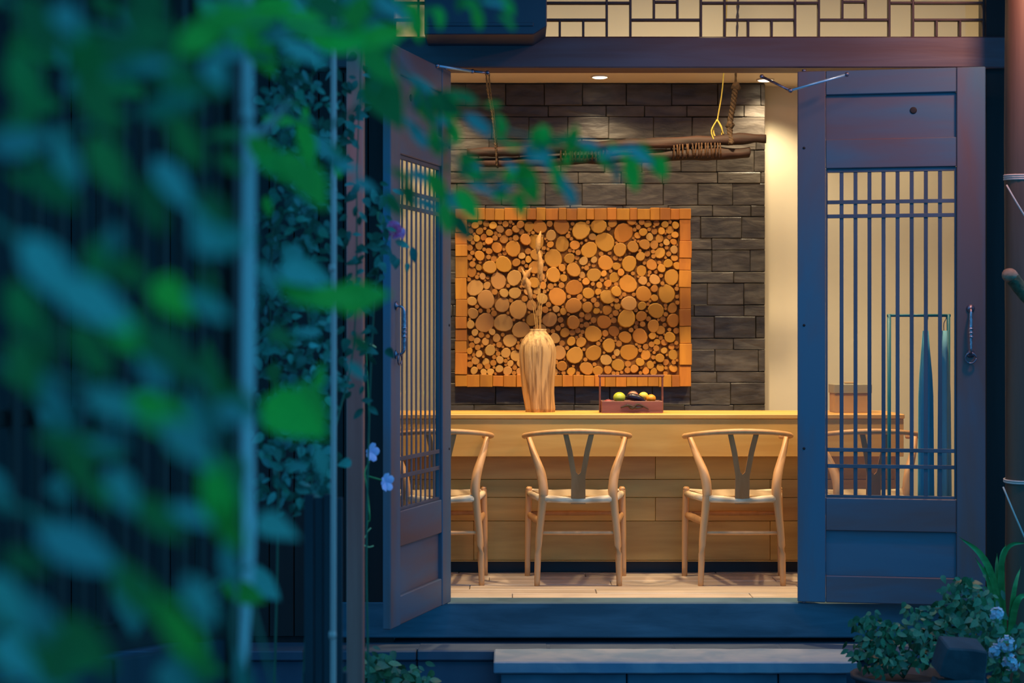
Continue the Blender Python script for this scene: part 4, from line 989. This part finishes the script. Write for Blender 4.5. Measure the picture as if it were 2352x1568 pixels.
def blade(tip, mid, w, base=None):
    b_ = base or Vector((c3.x+rv.uniform(-.03, .03), c3.y, -.5+.02)); path = smoothpath([b_-S0, P(*mid)-S0, P(*tip)-S0], 8); bm = bmesh.new(); N = len(path); rows = []
    for i, p in enumerate(path):
        f = i/(N-1); t_ = (path[min(i+1, N-1)]-path[max(i-1, 0)]).normalized(); sd = t_.cross(Vector((0, 1, 0))).normalized()
        if i and sd.dot(pv) < 0: sd = -sd
        pv = sd; hw_ = w*max(.05, math.sin(PI*min(1, f*.9+.12)))/2
        rows.append([bm.verts.new(p+sd*hw_), bm.verts.new(p+Vector((0, .004, 0))), bm.verts.new(p-sd*hw_)])
    for i in range(N-1):
        for k in (0, 1): bm.faces.new((rows[i][k], rows[i][k+1], rows[i+1][k+1], rows[i+1][k]))
    link('blade', mesh('blade', bm, M['blade'], True), sl)
for tip, mid in (((2203, 1232, 7.6), (2280, 1330, 7.65)), ((2250, 1262, 7.65), (2275, 1340, 7.65)), ((2360, 1245, 7.6), (2300, 1300, 7.65)), ((2225, 1330, 7.6), (2270, 1400, 7.6)), ((2290, 1270, 7.7), (2292, 1360, 7.7)), ((2345, 1300, 7.6), (2325, 1390, 7.6)),
                 ((2262, 1300, 7.5), (2285, 1420, 7.6)), ((2370, 1370, 7.6), (2330, 1400, 7.6)), ((2240, 1280, 7.55), (2290, 1390, 7.6)), ((2310, 1250, 7.7), (2300, 1330, 7.7))):
    blade(tip, mid, rv.uniform(.022, .034))
c4 = P(2300, 1590, 7.1)
sp = [(P(px, py, 7.1), (.018, .03, .025)) for (px, py) in ((2290, 1430), (2270, 1460), (2310, 1490), (2330, 1530), (2290, 1550), (2260, 1500), (2340, 1460), (2240, 1430))]
bf = ivy('blue_flower_plant', 'leafy plant with pale blue flower heads in the bed corner', 'plant', 170, sp, 'leaf_s', (.030, .052), (c4.x, c4.y, -.5), [[(c4.x, c4.y, -.5), P(2300, 1520, 7.1), P(2285, 1410, 7.1)], [(c4.x, c4.y, -.5), P(2320, 1530, 7.1), P(2335, 1450, 7.1)]], nparts=170, rnd=8)
B0 = Vector(bf.location)
for (px, py, r_) in ((2288, 1410, .024), (2312, 1480, .030), (2320, 1520, .030), (2285, 1495, .022)):
    bm = bmesh.new()
    for k in range(26):
        dv = Vector((rv.gauss(0, 1), rv.gauss(0, 1), rv.gauss(0, 1))).normalized(); dv.y = -abs(dv.y)
        q = Matrix.Translation(dv*r_*rv.uniform(.6, 1.25)) @ dv.to_track_quat('Z', 'Y').to_matrix().to_4x4()
        for j in range(4):
            a = j*PI/2+k; cx = Vector((math.cos(a), math.sin(a), .2))*.010; tn = Vector((-math.sin(a), math.cos(a), 0))*.006
            bm.faces.new([bm.verts.new(q @ v_) for v_ in (Vector((0, 0, 0)), cx*.6+tn, cx*1.2, cx*.6-tn)])
    me = bpy.data.meshes.new('flower_head'); bm.to_mesh(me); bm.free(); me.materials.append(M['blueflower'])
    o = link('flower_head', me, bf); o.location = P(px, py, 7.02)-B0; o['label'] = 'pale blue flower head'
# tilted stone block and planter edges
c5 = P(2205, 1512, 6.8)
rb = thing('stone_block', 'dark tilted square stone block lying among the shrubs', 'stone', (c5.x, c5.y, -.5))
bm = bmesh.new(); box(bm, -.082, .082, -.06, .06, -.062, .062, .006); bmesh.ops.subdivide_edges(bm, edges=bm.edges[:], cuts=2, use_grid_fill=True); rough(bm, .012, 9)
o = link('block', mesh('block', bm, M['rock']), rb); o.location = (0, 0, c5.z+.5); o.rotation_euler = (.25, .13, .15)
bm = bmesh.new(); zt = c5.z+.5-.075
lathe(bm, [(.15, 0), (.14, zt*.5), (.10, zt)], 9); rough(bm, .02, 8)
link('base_rock', mesh('base_rock', bm, M['rock']), rb)
# left low plants
c6 = P(880, 1600, 6.9)
sp = [(P(px, py, 6.9), (.028, .05, .02)) for (px, py) in ((850, 1520), (880, 1530), (900, 1550), (940, 1560), (860, 1560), (920, 1570), (970, 1568), (845, 1500))]
ivy('low_shrub', 'low green shrub at the foot of the brown square post', 'shrub', 230, sp, 'leaf_s', (.030, .055), (c6.x, c6.y, -.5), [[(c6.x, c6.y, -.5), P(880, 1570, 6.9), P(850, 1505, 6.9)], [(c6.x, c6.y, -.5), P(910, 1575, 6.9), P(950, 1550, 6.9)]], nparts=230, rnd=12)
